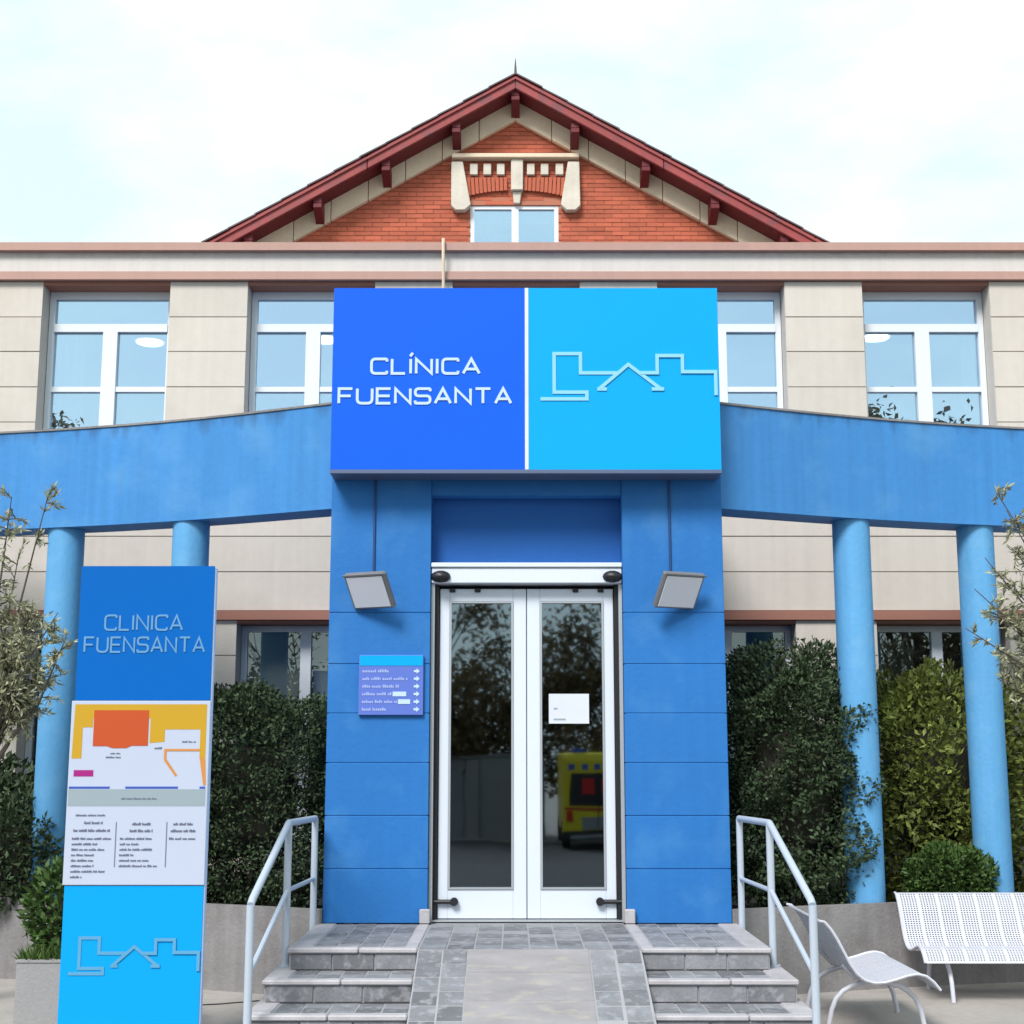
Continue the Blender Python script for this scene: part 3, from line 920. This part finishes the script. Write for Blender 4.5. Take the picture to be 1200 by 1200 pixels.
# ------------------------------------------------------------------ steps, landing and ramp
st = thing('entrance_steps', (0, -1.4, 0), 'grey slate tiled entrance steps with pale nosings and central ramp', 'steps')
LV = [(1.50, -1.37, 0.52), (1.585, -1.775, 0.39), (1.615, -2.20, 0.26), (1.645, -2.60, 0.13)]
RX = 0.70
for i, (hx, yf, z) in enumerate(LV):
    z0 = LV[i + 1][2] if i < 3 else 0.0
    for sgn in (-1, 1):
        xs = sorted((sgn * RX, sgn * hx))
        box('concrete_bed', m_grout, st, xs[0], xs[1], yf + .010, -.002, z0 if i == 3 else z0 - .004, z - .0085)
    if i == 0:
        box('landing_bed', m_grout, st, -RX + .001, RX - .001, -1.37, 0.30, 0.0, z - .0085)
    for sgn in (-1, 1):
        # nosing slabs along the front and the outer edge
        xs = sorted((sgn * (RX + .002), sgn * (hx + .012)))
        nw = .085
        cut = (xs[0] + xs[1]) / 2 + rng.uniform(-.1, .1)
        for a, c in ((xs[0], cut - .003), (cut + .003, xs[1])):
            box('nosing', m_nosing, st, a, c, yf - .018, yf - .018 + nw, z - .032, z + rng.uniform(-.002, .002), .008)
        yb = -.003 if i < 1 else (LV[i - 1][1] - .0)
        xo = sorted((sgn * (hx + .012), sgn * (hx - .13)))
        yback = -.004
        box('edge_slab', m_nosing, st, xo[0], xo[1], yf - .018 + nw + .004, yback, z - .031, z - .001, .006)
        # tread tiles
        x_in, x_out = RX + .006, hx - .136
        y0, y1 = yf - .018 + nw + .006, (-.006 if i == 0 else LV[i - 1][1] + .006)
        if i == 0:
            x_in = RX + .085
            bxs = sorted((sgn * (RX + .002), sgn * (RX + .078)))
            box('edge_slab', m_nosing, st, bxs[0], bxs[1], y0, -.055, z - .031, z - .0005, .006)
        nx = 4 if i == 0 else 5
        ny = 7 if i == 0 else max(1, int(round((y1 - y0) / .19)))
        for p in range(nx):
            for q in range(ny):
                ta, tb_ = x_in + (x_out - x_in) * p / nx + .006, x_in + (x_out - x_in) * (p + 1) / nx - .006
                ua, ub = y0 + (y1 - y0) * q / ny + .006, y0 + (y1 - y0) * (q + 1) / ny - .006
                xs2 = sorted((sgn * ta, sgn * tb_))
                piece('tile', m_slate, st, xs2[0], xs2[1], ua, ub, z - .032, z - .005 + rng.uniform(-.002, .002))
        # riser tiles
        x_in, x_out = RX + .006, hx - .004
        for p in range(3):
            ta, tb_ = x_in + (x_out - x_in) * p / 3 + .006, x_in + (x_out - x_in) * (p + 1) / 3 - .006
            xs2 = sorted((sgn * ta, sgn * tb_))
            piece('tile', m_slate, st, xs2[0], xs2[1], yf - .001, yf + .02, z0 + .004, z - .036)
# landing in front of the doors
for p in range(8):
    for q in range(7):
        y0, y1 = -1.37, -.006
        w = 2 * (RX - .006) / 8
        off = 0
        a = -RX + .006 + p * w
        piece('tile', m_slate, st, a + .006, a + w - .006, y0 + (y1 - y0) * q / 7 + .006, y0 + (y1 - y0) * (q + 1) / 7 - .006, .49, .5155 + rng.uniform(-.002, .002))
# ramp: sloped bed, smooth centre slabs, two rows of tiles either side
ry0, rz0, ry1 = -1.375, 0.513, -2.98
rs_ = rz0 / (ry0 - ry1)
rzf = lambda y: rz0 - (ry0 - y) * rs_
MB().prism_x([(ry0, 0), (ry0, rz0 - .006), (ry1, 0)], -RX + .001, RX - .001).build('ramp_bed', m_grout, st)
def ramp_piece(name, m, x0, x1, ya, yb, dz):
    MB().prism_x([(ya, rzf(ya) - .03), (ya, rzf(ya) + dz), (yb, rzf(yb) + dz), (yb, rzf(yb) - .03)], x0, x1).build(name, m, st)
ys = [ry0 - .004, -1.68, -2.02, -2.36, -2.7, -2.93]
for a, b in zip(ys, ys[1:]):
    ramp_piece('ramp_slab', m_ramp, -.385, .365, b + .002, a - .002, .004 + rng.uniform(-.0008, .0008))
for xa in (-RX + .005, -RX + .16, .372, .535):
    n = 9
    for i in range(n):
        a, b = ry0 - .005 + (ry1 + .05 - ry0) * i / n, ry0 - .005 + (ry1 + .05 - ry0) * (i + 1) / n
        ramp_piece('tile', m_slate, xa + .005, xa + .148, b + .006, a - .006, rng.uniform(-.003, .002))

# ------------------------------------------------------------------ handrails
for sgn, lb in ((-1, 'white tubular handrail on the left side of the steps'), (1, 'white tubular handrail on the right side of the steps, by the bench')):
    t = thing('handrail', (sgn * 1.57, -1.2, 0), lb, 'handrail', 'tubular handrails beside the steps')
    xb, xm, xn = sgn * 1.53, sgn * 1.548, sgn * 1.575
    r = .0225
    for (x, y, z0, z1) in ((xb, -.10, .388, 1.262), (xm, -1.22, .388, 1.275), (xn, -2.36, .129, .875)):
        MB().tube([(x, y, z0), (x, y, z1)], r * 1.06, 10).build('post', m_rail, t, smooth=True)
        MB().tube([(x, y, z0), (x, y, z0 + .012)], .045, 12).build('foot_plate', m_rail, t)
    MB().tube([(xb, -.10, 1.262), (xm, -1.22, 1.278), (xm, -1.26, 1.268), (xn, -2.32, .90), (xn, -2.36, .875)], r, 10).build('top_rail', m_rail, t, smooth=True)
    MB().tube([(xb, -.10, .84), (xm, -1.22, .855)], r * .7, 8).build('lower_rail', m_rail, t, smooth=True)
    MB().tube([(xm, -1.22, .855), (xn, -2.36, .50)], r * .7, 8).build('lower_rail', m_rail, t, smooth=True)

# ------------------------------------------------------------------ totem with site map
tt = thing('totem_sign', (-2.27, -2.2, 0), 'tall blue totem sign with the orange and yellow site map', 'totem sign')
TX0, TX1, TY = -2.678, -1.868, -2.2
box('post_body', m_white, tt, TX0 + .012, TX1 - .002, TY + .008, TY + .06, 0, 2.808, .004)
box('top_panel', m_totA, tt, TX0 + .008, TX1 - .010, TY, TY + .0075, 2.022, 2.815)
mbp = box('map_board', m_board, tt, TX0 - .006, TX1 - .004, TY - .008, TY + .0075, .972, 2.019, .003)
box('bottom_panel', m_totB, tt, TX0 + .004, TX1 - .010, TY, TY + .0075, 0.0, .968)
lettering('CLINICA', tt, m_totletter, TX0 + .165, TX1 - .19, 2.435, .085, TY, .0115, .004)
lettering('FUENSANTA', tt, m_totletter, TX0 + .05, TX1 - .055, 2.305, .085, TY, .0115, .004)
LS = 0.735 / (1139 - 655)
logo(tt, m_totlogo, TX0 + .052 - 655 * LS, .68 + 233 * LS, LS, TY, .018, .004)
BX0, BX1, BZ0, BZ1 = TX0 - .006, TX1 - .004, .972, 2.019
def bu(x, y):        # sketch units of the board (0..812 across, 45..1140 down) to x, z
    return (BX0 + x / 812 * (BX1 - BX0), BZ1 - (y - 45) / 1095 * (BZ1 - BZ0))
LAY = [0]
def prt(name, m, *pts, lay=1):
    q = [bu(*p) for p in pts][::-1]
    y = TY - .008
    MB().prism(q, y - .0012 * lay, y - .0002).build(name, m, mbp)
def prect(name, m, x0, y0, x1, y1, lay=1):
    prt(name, m, (x0, y0), (x1, y0), (x1, y1), (x0, y1), lay=lay)
prt('map_garden', m_yellow, (22, 66), (792, 66), (792, 400), (758, 380), (758, 218), (552, 218), (552, 292), (465, 300), (465, 150), (130, 150), (130, 205), (72, 205), (72, 392), (15, 392))
prt('map_clinic', m_orange, (135, 102), (455, 102), (455, 316), (360, 316), (330, 330), (250, 330), (215, 318), (135, 318), lay=2)
prt('map_path', m_orange2, (552, 335), (762, 335), (762, 348), (566, 348), (566, 395), (632, 490), (622, 500), (552, 402), lay=2)
prt('map_path', m_orange2, (758, 381), (792, 401), (800, 552), (786, 552), lay=2)
prect('map_parking', m_magenta, 32, 462, 146, 500)
prect('map_fence', m_pblue, 8, 560, 245, 573)
prect('map_fence', m_pblue, 335, 560, 640, 573)
prect('map_fence', m_pblue, 765, 560, 798, 573)
prect('map_street', m_pgrey, 6, 576, 800, 676)
def words(x0, x1, y, h=11):
    b = MB()
    x, left = x0, rng.randint(3, 9)
    while x < x1 - 3:                     # letter-sized marks in word groups: the print is too small to read
        l = rng.uniform(3.5, 7)
        hh = h * rng.choice((.7, .7, .75, 1.0, 1.1))
        (p0, q0), (p1, q1) = bu(x, y + h * .45), bu(x + l, y + h * .45 - hh)
        b.box(p0, p1, TY - .0116, TY - .0082, q0, q1)
        x += l + 2
        left -= 1
        if not left:
            x += 6
            left = rng.randint(3, 9)
    b.build('text_line', m_ink, mbp, kind='stuff')
words(315, 520, 632, 9)
words(215, 305, 385, 8); words(655, 735, 292, 8); words(240, 300, 362, 7); words(495, 540, 330, 10)
words(58, 235, 730, 10); words(108, 215, 775, 13); words(48, 262, 820, 14)
for i, w in enumerate((225, 150, 185, 135, 125, 135, 195, 65)):
    words(42, 42 + w, 868 + i * 32)
words(385, 500, 782, 13); words(372, 505, 822, 14)
for i, w in enumerate((190, 110, 185, 85, 165, 225)):
    words(318, 318 + w, 868 + i * 32)
words(622, 735, 782, 13); words(608, 750, 822, 14); words(600, 752, 868)
prect('divider_line', m_ink, 290, 770, 296, 1035)
prect('divider_line', m_ink, 582, 770, 588, 1035)

# ------------------------------------------------------------------ benches: perforated white steel shells on hoop legs
PROF = [(0.0, .690), (.035, .685), (.075, .640), (.115, .575), (.150, .505), (.185, .435), (.225, .375), (.275, .335), (.335, .318), (.40, .322), (.47, .340), (.54, .362), (.60, .372), (.655, .360), (.70, .325), (.74, .275)]
def resample(P, n):
    P = [Vector(p) for p in P]
    d = [0]
    for a, b in zip(P, P[1:]):
        d.append(d[-1] + (b - a).length)
    out = []
    for i in range(n + 1):
        s = d[-1] * i / n
        for j in range(len(d) - 1):
            if d[j] <= s <= d[j + 1] + 1e-9:
                t = (s - d[j]) / (d[j + 1] - d[j])
                out.append(P[j].lerp(P[j + 1], t))
                break
    return out
def bench(loc, rz, length, label):
    """Local: u (depth, forwards) = x, long axis = y."""
    t = thing('bench', loc, label, 'bench', 'white perforated steel benches')
    t.rotation_euler = (0, 0, rz)
    npf = 58
    pr = resample(PROF, npf)
    nl = int(length / .0205)
    nrm = []
    for i in range(npf + 1):
        a, b = pr[max(i - 1, 0)], pr[min(i + 1, npf)]
        d = (b - a).normalized()
        nrm.append(Vector((-d.y, d.x)))
    vs, fs = [], []
    for j in range(nl + 1):
        for i in range(npf + 1):
            vs.append((pr[i].x, -length / 2 + length * j / nl, pr[i].y))
    idx = lambda i, j: j * (npf + 1) + i
    seg = 7
    for j in range(nl):
        for i in range(npf):
            q = [idx(i, j), idx(i + 1, j), idx(i + 1, j + 1), idx(i, j + 1)]
            solid = i in (0, npf - 1) or j in (0, nl - 1) or (j % seg == 0)
            if solid:
                fs.append(tuple(q))
                continue
            c = sum((Vector(vs[a]) for a in q), Vector()) / 4
            o = len(vs)
            for a in q:
                vs.append(tuple(c + (Vector(vs[a]) - c) * .52))
            for e in range(4):
                fs.append((q[e], q[(e + 1) % 4], o + (e + 1) % 4, o + e))
    me = bpy.data.meshes.new('seat_shell')
    me.from_pydata(vs, [], fs)
    me.materials.append(m_bench)
    me.validate()
    sh = bpy.data.objects.new('seat_shell', me)
    COL.objects.link(sh)
    sh.parent = t
    so = sh.modifiers.new('thickness', 'SOLIDIFY')
    so.thickness = .005
    def part(mb, name):
        o = mb.build(name, m_bench, None, smooth=True)
        o.parent = t
        return o
    for s in (-1, 1):                               # rolled rim along each end of the sheet
        y = s * length / 2
        part(MB().tube([(p.x, y, p.y) for p in pr], .009, 6), 'end_rim')
    for s in (-1, 1):
        y = s * (length / 2 - .2)
        hp = []
        for i in range(13):
            a = math.pi * i / 12
            hp.append((.385 - .29 * math.cos(a), y, max(0, .30 * math.sin(a) ** .62)))
        hp[0] = (.075, y, .0)
        hp[-1] = (.69, y, .0)
        part(MB().tube(hp, .016, 10), 'leg_hoop')
        part(MB().tube([(.18, y, .40), (.26, y, .318), (.37, y, .300), (.52, y, .335)], .012, 8), 'seat_bracket')
    part(MB().tube([(.385, -length / 2 + .2, .295), (.385, length / 2 - .2, .295)], .013, 8), 'tie_bar')
    return t
bench((1.80, -0.90, 0), 0, 1.06, 'short white bench turned side-on beside the right handrail')
bench((3.76, 0.50, 0), R(-90), 1.95, 'long white bench facing the viewer at the right edge')

# ------------------------------------------------------------------ vegetation
def leaf_mesh(name, m, parent, P, Nn, ln, wd, fold=0.25, rnd=0.7, seed=0):
    """Each leaf is a small folded diamond at P, spread about direction Nn."""
    r = np.random.RandomState(seed)
    n = len(P)
    d = Nn + r.normal(size=(n, 3)) * rnd
    d /= np.linalg.norm(d, axis=1)[:, None] + 1e-9
    q = r.normal(size=(n, 3))
    s = np.cross(d, q)
    s /= np.linalg.norm(s, axis=1)[:, None] + 1e-9
    u = np.cross(s, d)
    L = (ln * r.uniform(.65, 1.3, n))[:, None]
    Wd = (wd * r.uniform(.7, 1.25, n))[:, None]
    V = np.empty((n, 4, 3))
    V[:, 0] = P
    V[:, 1] = P + d * L * .5 + s * Wd * .5 + u * Wd * fold
    V[:, 2] = P + d * L
    V[:, 3] = P + d * L * .5 - s * Wd * .5 + u * Wd * fold
    me = bpy.data.meshes.new(name)
    me.vertices.add(n * 4)
    me.vertices.foreach_set('co', V.reshape(-1))
    me.loops.add(n * 4)
    me.loops.foreach_set('vertex_index', np.arange(n * 4, dtype=np.int32))
    me.polygons.add(n)
    me.polygons.foreach_set('loop_start', np.arange(0, n * 4, 4, dtype=np.int32))
    me.update(calc_edges=True)
    me.validate()
    me.materials.append(m)
    o = bpy.data.objects.new(name, me)
    COL.objects.link(o)
    if parent is not None:
        o.parent = parent
        o.matrix_parent_inverse = Matrix.Translation(-world_loc(parent))
    return o

def lump(D, seed, amp):
    r = np.random.RandomState(seed)
    f = np.zeros(len(D))
    for k in range(7):
        w = r.normal(size=3) * (2.0 + 1.1 * k)
        f += np.sin(D @ w + r.uniform(0, 6.28)) / (1 + .45 * k)
    return 1 + amp * f / 2.2

def shrub(name, label, group, c, rad, base, n, m, ln, wd, p=3.0, seed=1, amp=.10, cat='shrub', cf=9.0, cfa=.035, lo=-2.7, hi=.35):
    """Clipped or loose shrub: superellipsoid body with lumps, leaves through its outer shell, stems to the soil."""
    t = thing(name, (c[0], c[1], base), label, cat, group)
    r = np.random.RandomState(seed)
    D = r.normal(size=(n, 3))
    D /= np.linalg.norm(D, axis=1)[:, None]
    rad = np.array(rad)
    E = D
    se = (np.abs(E) ** p).sum(1) ** (-1 / p)
    body = lump(D, seed, amp)
    depth = 1 - np.abs(r.normal(size=n)) * .19
    depth = np.clip(depth + r.uniform(-.03, .05, n), .45, 1.09)
    P = np.array(c) + D * (se * body * depth)[:, None] * rad
    cl = np.zeros(n)                                 # clumps: leaves gather on sprays and leave hollows between them
    for k in range(9):
        wv = r.normal(size=3) * cf * r.uniform(.6, 1.6)
        cl += np.sin(P @ wv + r.uniform(0, 6.28))
    cl /= 2.1
    P += D * (np.clip(cl, -1.2, 1.2) * cfa)[:, None]
    keep = (P[:, 2] > base + .02) & (r.uniform(lo, hi, n) < cl)
    P, D2 = P[keep], D[keep]
    N2 = D2 / rad
    N2 /= np.linalg.norm(N2, axis=1)[:, None]
    N2[:, 2] += .25
    leaf_mesh('foliage', m, t, P, N2, ln, wd, seed=seed + 3, rnd=.8)
    # solid near-black core: the shade between the leaves put in as colour
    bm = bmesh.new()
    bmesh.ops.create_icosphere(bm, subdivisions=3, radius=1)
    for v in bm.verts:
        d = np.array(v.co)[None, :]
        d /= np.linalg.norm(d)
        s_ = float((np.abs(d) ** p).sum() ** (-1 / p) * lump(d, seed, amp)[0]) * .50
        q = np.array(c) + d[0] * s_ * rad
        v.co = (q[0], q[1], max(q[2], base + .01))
    me = bpy.data.meshes.new('shade_core')
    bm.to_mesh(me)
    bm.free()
    me.materials.append(m_shade_core)
    o = bpy.data.objects.new('shade_core', me)
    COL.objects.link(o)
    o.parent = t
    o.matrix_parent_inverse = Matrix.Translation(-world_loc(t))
    st_ = MB()
    for i in range(4):
        a = i * 1.7 + seed
        st_.tube([(c[0] + .08 * math.cos(a), c[1] + .08 * math.sin(a), base - .03), (c[0] + .4 * rad[0] * math.cos(a), c[1] + .4 * rad[1] * math.sin(a), c[2])], [.03, .012], 6)
    st_.build('stem', m_bark, t)
    return t
SG = 'shrubs in the planting beds'
shrub('clipped_shrub', 'dense dark clipped shrub between the totem and the portal', SG, (-2.32, 1.22, 1.36), (.80, .50, .90), .5, 52000, m_leaf_dark, .044, .022, 3.2, 21, .09, cf=8, cfa=.05, lo=-2.1, hi=.5)
shrub('clipped_shrub', 'tall dense dark shrub right of the portal in front of a column', SG, (2.09, .84, 1.50), (.60, .44, 1.00), .5, 52000, m_leaf_dark, .046, .023, 3.0, 22, .10, cf=8, cfa=.055, lo=-2.1, hi=.5)
shrub('leafy_shrub', 'tall yellow-green shrub between the two right columns', SG, (3.42, 1.62, 1.45), (.62, .45, 1.00), .5, 23000, m_leaf_yel, .075, .033, 2.8, 23, .15, cf=7, cfa=.10, lo=-1.5, hi=.7)
shrub('leafy_shrub', 'yellow-green shrub at the right edge beyond the outer column', SG, (4.62, 1.75, 1.45), (.62, .45, .98), .5, 12000, m_leaf_yel, .075, .033, 2.8, 24, .15, cf=7, cfa=.10, lo=-1.5, hi=.7)
shrub('round_bush', 'small round green bush at the foot of the outer right column', SG, (3.33, .88, .76), (.335, .18, .235), .5, 9000, m_leaf_mid, .045, .022, 2.5, 25, .06, cf=14, cfa=.02)
shrub('round_bush', 'small dark bush at the left edge behind the planter wall', SG, (-4.10, 1.05, .92), (.42, .22, .44), .5, 5000, m_leaf_dark, .07, .03, 2.4, 26, .12)
shrub('leafy_shrub', 'dark green shrub half hidden behind the leftmost column', SG, (-4.62, 1.75, 1.05), (.6, .4, .6), .5, 6000, m_leaf_dark, .08, .035, 2.6, 27, .12)

# concrete box and its plants, lower left
pb = thing('planter_box', (-2.9, -1.4, 0), 'pale concrete planter box beside the totem, lower left', 'planter')
f = MB()
f.box(-3.09, -2.35, -1.70, -1.63, 0, .477).box(-3.09, -2.35, -1.11, -1.04, 0, .477)
f.box(-3.09, -3.02, -1.63, -1.11, 0, .477).box(-2.42, -2.35, -1.63, -1.11, 0, .477)
f.build('walls', m_box, pb)
box('rim', m_box, pb, -3.097, -3.015, -1.707, -1.033, .478, .492)
box('rim', m_box, pb, -3.013, -2.343, -1.707, -1.625, .478, .492)
box('soil', m_soil, pb, -3.018, -2.422, -1.628, -1.112, .05, .44)
shrub('potted_shrub', 'loose leafy shrub growing in the concrete planter box', None, (-2.93, -1.36, .70), (.17, .17, .27), .44, 1900, m_leaf_mid, .07, .032, 2.2, 31, .22)
gr = np.random.RandomState(8)
n = 900
Pg = np.stack([gr.uniform(-3.06, -2.7, n), gr.uniform(-1.66, -1.45, n), np.full(n, .435)], 1)
Ng = np.stack([gr.normal(0, .35, n), gr.normal(-.15, .3, n), np.ones(n)], 1)
go = leaf_mesh('grass', m_grass, None, Pg, Ng, .13, .012, seed=9, rnd=.2)
go['kind'] = 'stuff'
tag(go, 'bright green tuft of grass spilling over the concrete planter box', 'grass')

# olive trees: trunk, limbs, and twigs with slender leaves
def olive(loc, fork, targets, extra, label, seed, m=m_leaf_olive):
    t = thing('olive_tree', loc, label, 'tree', 'olive trees at the sides')
    r = random.Random(seed)
    nr = np.random.RandomState(seed)
    tr = MB()
    b, fk = Vector(loc), Vector(fork)
    mid = b.lerp(fk, .5) + Vector((r.uniform(-.06, .06), r.uniform(-.05, .05), 0))
    tr.tube([b - Vector((0, 0, .05)), b.lerp(mid, .5), mid, fk], [.085, .07, .06, .052], 10)
    tr.build('trunk', m_bark, t, smooth=True)
    lim = MB()
    LP, LN = [], []
    for tg, dens, spread in [(*q,) for q in targets] + [(*q,) for q in extra]:
        e = Vector(tg)
        c1 = fk.lerp(e, .45) + Vector((r.uniform(-.1, .1), r.uniform(-.1, .1), r.uniform(.02, .18)))
        pts = [fk, fk.lerp(c1, .5) + Vector((0, 0, .03)), c1, c1.lerp(e, .6), e]
        lim.tube(pts, [.022, .015, .009, .006, .003], 6)
        for k in range(int(dens * 2.2)):
            tt_ = r.uniform(.45, 1.0)
            base = c1.lerp(e, (tt_ - .45) / .55)
            d = Vector((r.gauss(0, 1), r.gauss(0, 1), r.gauss(.15, .8))).normalized() * spread * r.uniform(.4, 1.1)
            tip = base + d
            lim.tube([base, base.lerp(tip, .5) + Vector((0, 0, .015)), tip], [.0045, .003, .0015], 4, cap=False)
            for s in range(18):
                u = r.uniform(.05, 1.05)
                p = base.lerp(tip, u)
                LP.append(p)
                LN.append(d.normalized() * 1.1 + Vector((r.gauss(0, .5), r.gauss(0, .5), r.gauss(.1, .5))))
    lim.build('limbs', m_bark, t, smooth=True)
    leaf_mesh('foliage', m, t, np.array([tuple(p) for p in LP]), np.array([tuple(p) for p in LN]), .056, .0145, seed=seed, rnd=.35)
    return t
olive((-4.15, -.35, .0), (-3.82, -.4, 1.55),
      [((-3.72, -.5, 3.55), 9, .16), ((-3.44, -.55, 3.56), 5, .12), ((-3.66, -.45, 3.15), 6, .17), ((-3.31, -.6, 2.70), 9, .15), ((-3.24, -.6, 2.53), 6, .12), ((-3.57, -.4, 2.75), 26, .22),
       ((-3.50, -.4, 2.30), 30, .22), ((-3.68, -.5, 2.40), 30, .24), ((-3.60, -.3, 2.05), 24, .20), ((-3.80, -.4, 2.8), 24, .25)],
      [((-4.3, -.3, 3.0), 30, .3), ((-4.5, -.6, 2.5), 30, .3), ((-4.2, -.1, 3.5), 24, .28), ((-4.0, -.7, 2.2), 24, .25)],
      'olive tree at the left edge, its sprays crossing a column', 41)
olive((4.45, -.35, .0), (4.30, -.4, 1.6),
      [((3.47, -.45, 3.46), 14, .16), ((3.41, -.4, 3.62), 8, .12), ((3.19, -.5, 2.88), 5, .11), ((3.33, -.45, 2.72), 14, .14), ((3.11, -.5, 2.60), 5, .10), ((3.39, -.4, 2.42), 18, .15), ((3.48, -.4, 2.95), 18, .17),
       ((3.31, -.4, 3.12), 4, .10), ((3.33, -.45, 2.25), 7, .10), ((3.53, -.4, 3.2), 12, .16), ((3.53, -.35, 2.6), 18, .18)],
      [((4.5, -.3, 3.3), 30, .3), ((4.9, -.5, 2.7), 30, .3), ((4.2, -.2, 2.9), 26, .28)],
      'olive tree at the right edge, pale sprays over the outer column', 42)

# ------------------------------------------------------------------ what stands across the forecourt behind the viewer (seen in the glass)
def far_tree(x, y, h, w, seed, label, lf=.72):
    t = thing('street_tree', (x, y, -0.75), label, 'tree', 'street trees mirrored in the glass')
    r = random.Random(seed)
    nr = np.random.RandomState(seed)
    b = MB()
    top = Vector((x + r.uniform(-.4, .4), y, h * .62))
    b.tube([(x, y, -.8), (x + r.uniform(-.2, .2), y, h * .25), tuple(top)], [.22, .17, .09], 8)
    b.build('trunk', m_bark, t)
    lim = MB()
    P, Nn = [], []
    for k in range(26):
        a = r.uniform(0, 6.283)
        s = Vector((x, y, h * r.uniform(.10, .5)))
        e = Vector((x + math.cos(a) * w * r.uniform(.3, 1), y + math.sin(a) * w * r.uniform(.3, 1) * .8, h * r.uniform(.12, 1.0)))
        mdl = s.lerp(e, .5) + Vector((0, 0, r.uniform(0, .5)))
        lim.tube([s, mdl, e], [.07, .04, .01], 5)
        for q in range(4):
            e2 = e + Vector((r.gauss(0, .6), r.gauss(0, .5), r.gauss(.1, .5)))
            lim.tube([mdl.lerp(e, .6), e2], [.02, .006], 4)
            if r.random() < (.95 if e.z < lf * h else .15):
                m_ = 85
                P.append(np.array(tuple(e2)) + nr.normal(size=(m_, 3)) * np.array((.42, .42, .34)))
                Nn.append(nr.normal(size=(m_, 3)))
    lim.build('limbs', m_bark, t)
    leaf_mesh('crown', m_leaf_far, t, np.concatenate(P), np.concatenate(Nn), .26, .13, seed=seed)
for i, (x, y, h, w, lb) in enumerate(((-3.2, -35, 7.4, 2.6, 'tree mirrored in the left door leaf'), (0.4, -38, 6.2, 2.5, 'tree mirrored at the middle of the doors'), (4.0, -36, 7.2, 2.7, 'tree mirrored in the right door leaf'),
                                     (-14.2, -27, 11.9, 2.8, 'tree top mirrored low in the leftmost upper window'), (12.2, -27, 12.0, 2.4, 'tree top mirrored low in the rightmost upper window'), (8.0, -39, 7, 2.6, 'tree mirrored in the right lower windows'), (-8.0, -39, 7, 2.6, 'tree mirrored in the left lower windows'))):
    far_tree(x, y, h, w, 60 + i, lb, .98 if abs(x) > 10 else .72)
sw = thing('street_wall', (-3, -34, -.75), 'grey street wall mirrored low in the left door leaf', 'wall')
box('wall', m_wallgrey, sw, -22, 0.9, -34.2, -34, -.78, 1.75)
box('coping', m_conc, sw, -22.05, 0.95, -34.26, -33.94, 1.752, 1.83)
for i in range(6):
    box('pier', m_wallgrey, sw, -21.5 + i * 4, -21.1 + i * 4, -33.99, -33.86, -.78, 1.70)
am = thing('ambulance', (2.3, -29.5, -.745), 'yellow ambulance mirrored in the right door leaf', 'ambulance')
ax, ay, az = 2.3, -29.5, -.745
MB().prism_x([(ay, az + .42), (ay + .0, az + 2.45), (ay - .12, az + 2.62), (ay - 4.2, az + 2.62), (ay - 4.9, az + 1.6), (ay - 5.7, az + 1.25), (ay - 5.75, az + .42)], ax - 1.0, ax + 1.0).build('body', m_amb, am, bevel=.06)
box('rear_window', m_black, am, ax - .82, ax + .82, ay + .002, ay + .02, az + 1.15, az + 2.02)
for i in range(9):
    if i % 2 == 0:
        box('check_band', m_pblue, am, ax - .9 + i * .2, ax - .72 + i * .2, ay + .002, ay + .012, az + 2.12, az + 2.30)
for dx in (-.5, .12):
    box('red_mark', m_red2, am, ax + dx, ax + dx + .40, ay + .022, ay + .03, az + 1.45, az + 1.88)
for s in (-1, 1):
    box('tail_light', m_red2, am, ax + s * .82 - .09, ax + s * .82 + .09, ay + .002, ay + .03, az + .72, az + 1.0)
    box('beacon', m_pblue, am, ax + s * .6 - .2, ax + s * .6 + .2, ay - .5, ay - .2, az + 2.621, az + 2.74)
    for yy in (-1.1, -4.6):
        MB().tube([(ax + s * 1.02, ay + yy, az + .35), (ax + s * .78, ay + yy, az + .35)], .35, 18).build('wheel', m_rubber, am)
box('lower_panel', m_wallgrey, am, ax - .5, ax + .95, ay + .002, ay + .02, az + .52, az + .86)
box('reflective_strip', m_orange, am, ax - .98, ax + .98, ay + .002, ay + .012, az + 1.02, az + 1.10)
box('rear_step', m_wallgrey, am, ax - .8, ax + .8, ay + .161, ay + .42, az + .34, az + .40)
MB().tube([(ax, ay + .03, az + .55), (ax, ay + .03, az + 2.05)], .012, 6).build('door_gap', m_black, am)
box('bumper', m_black, am, ax - .98, ax + .98, ay + .002, ay + .16, az + .30, az + .50)
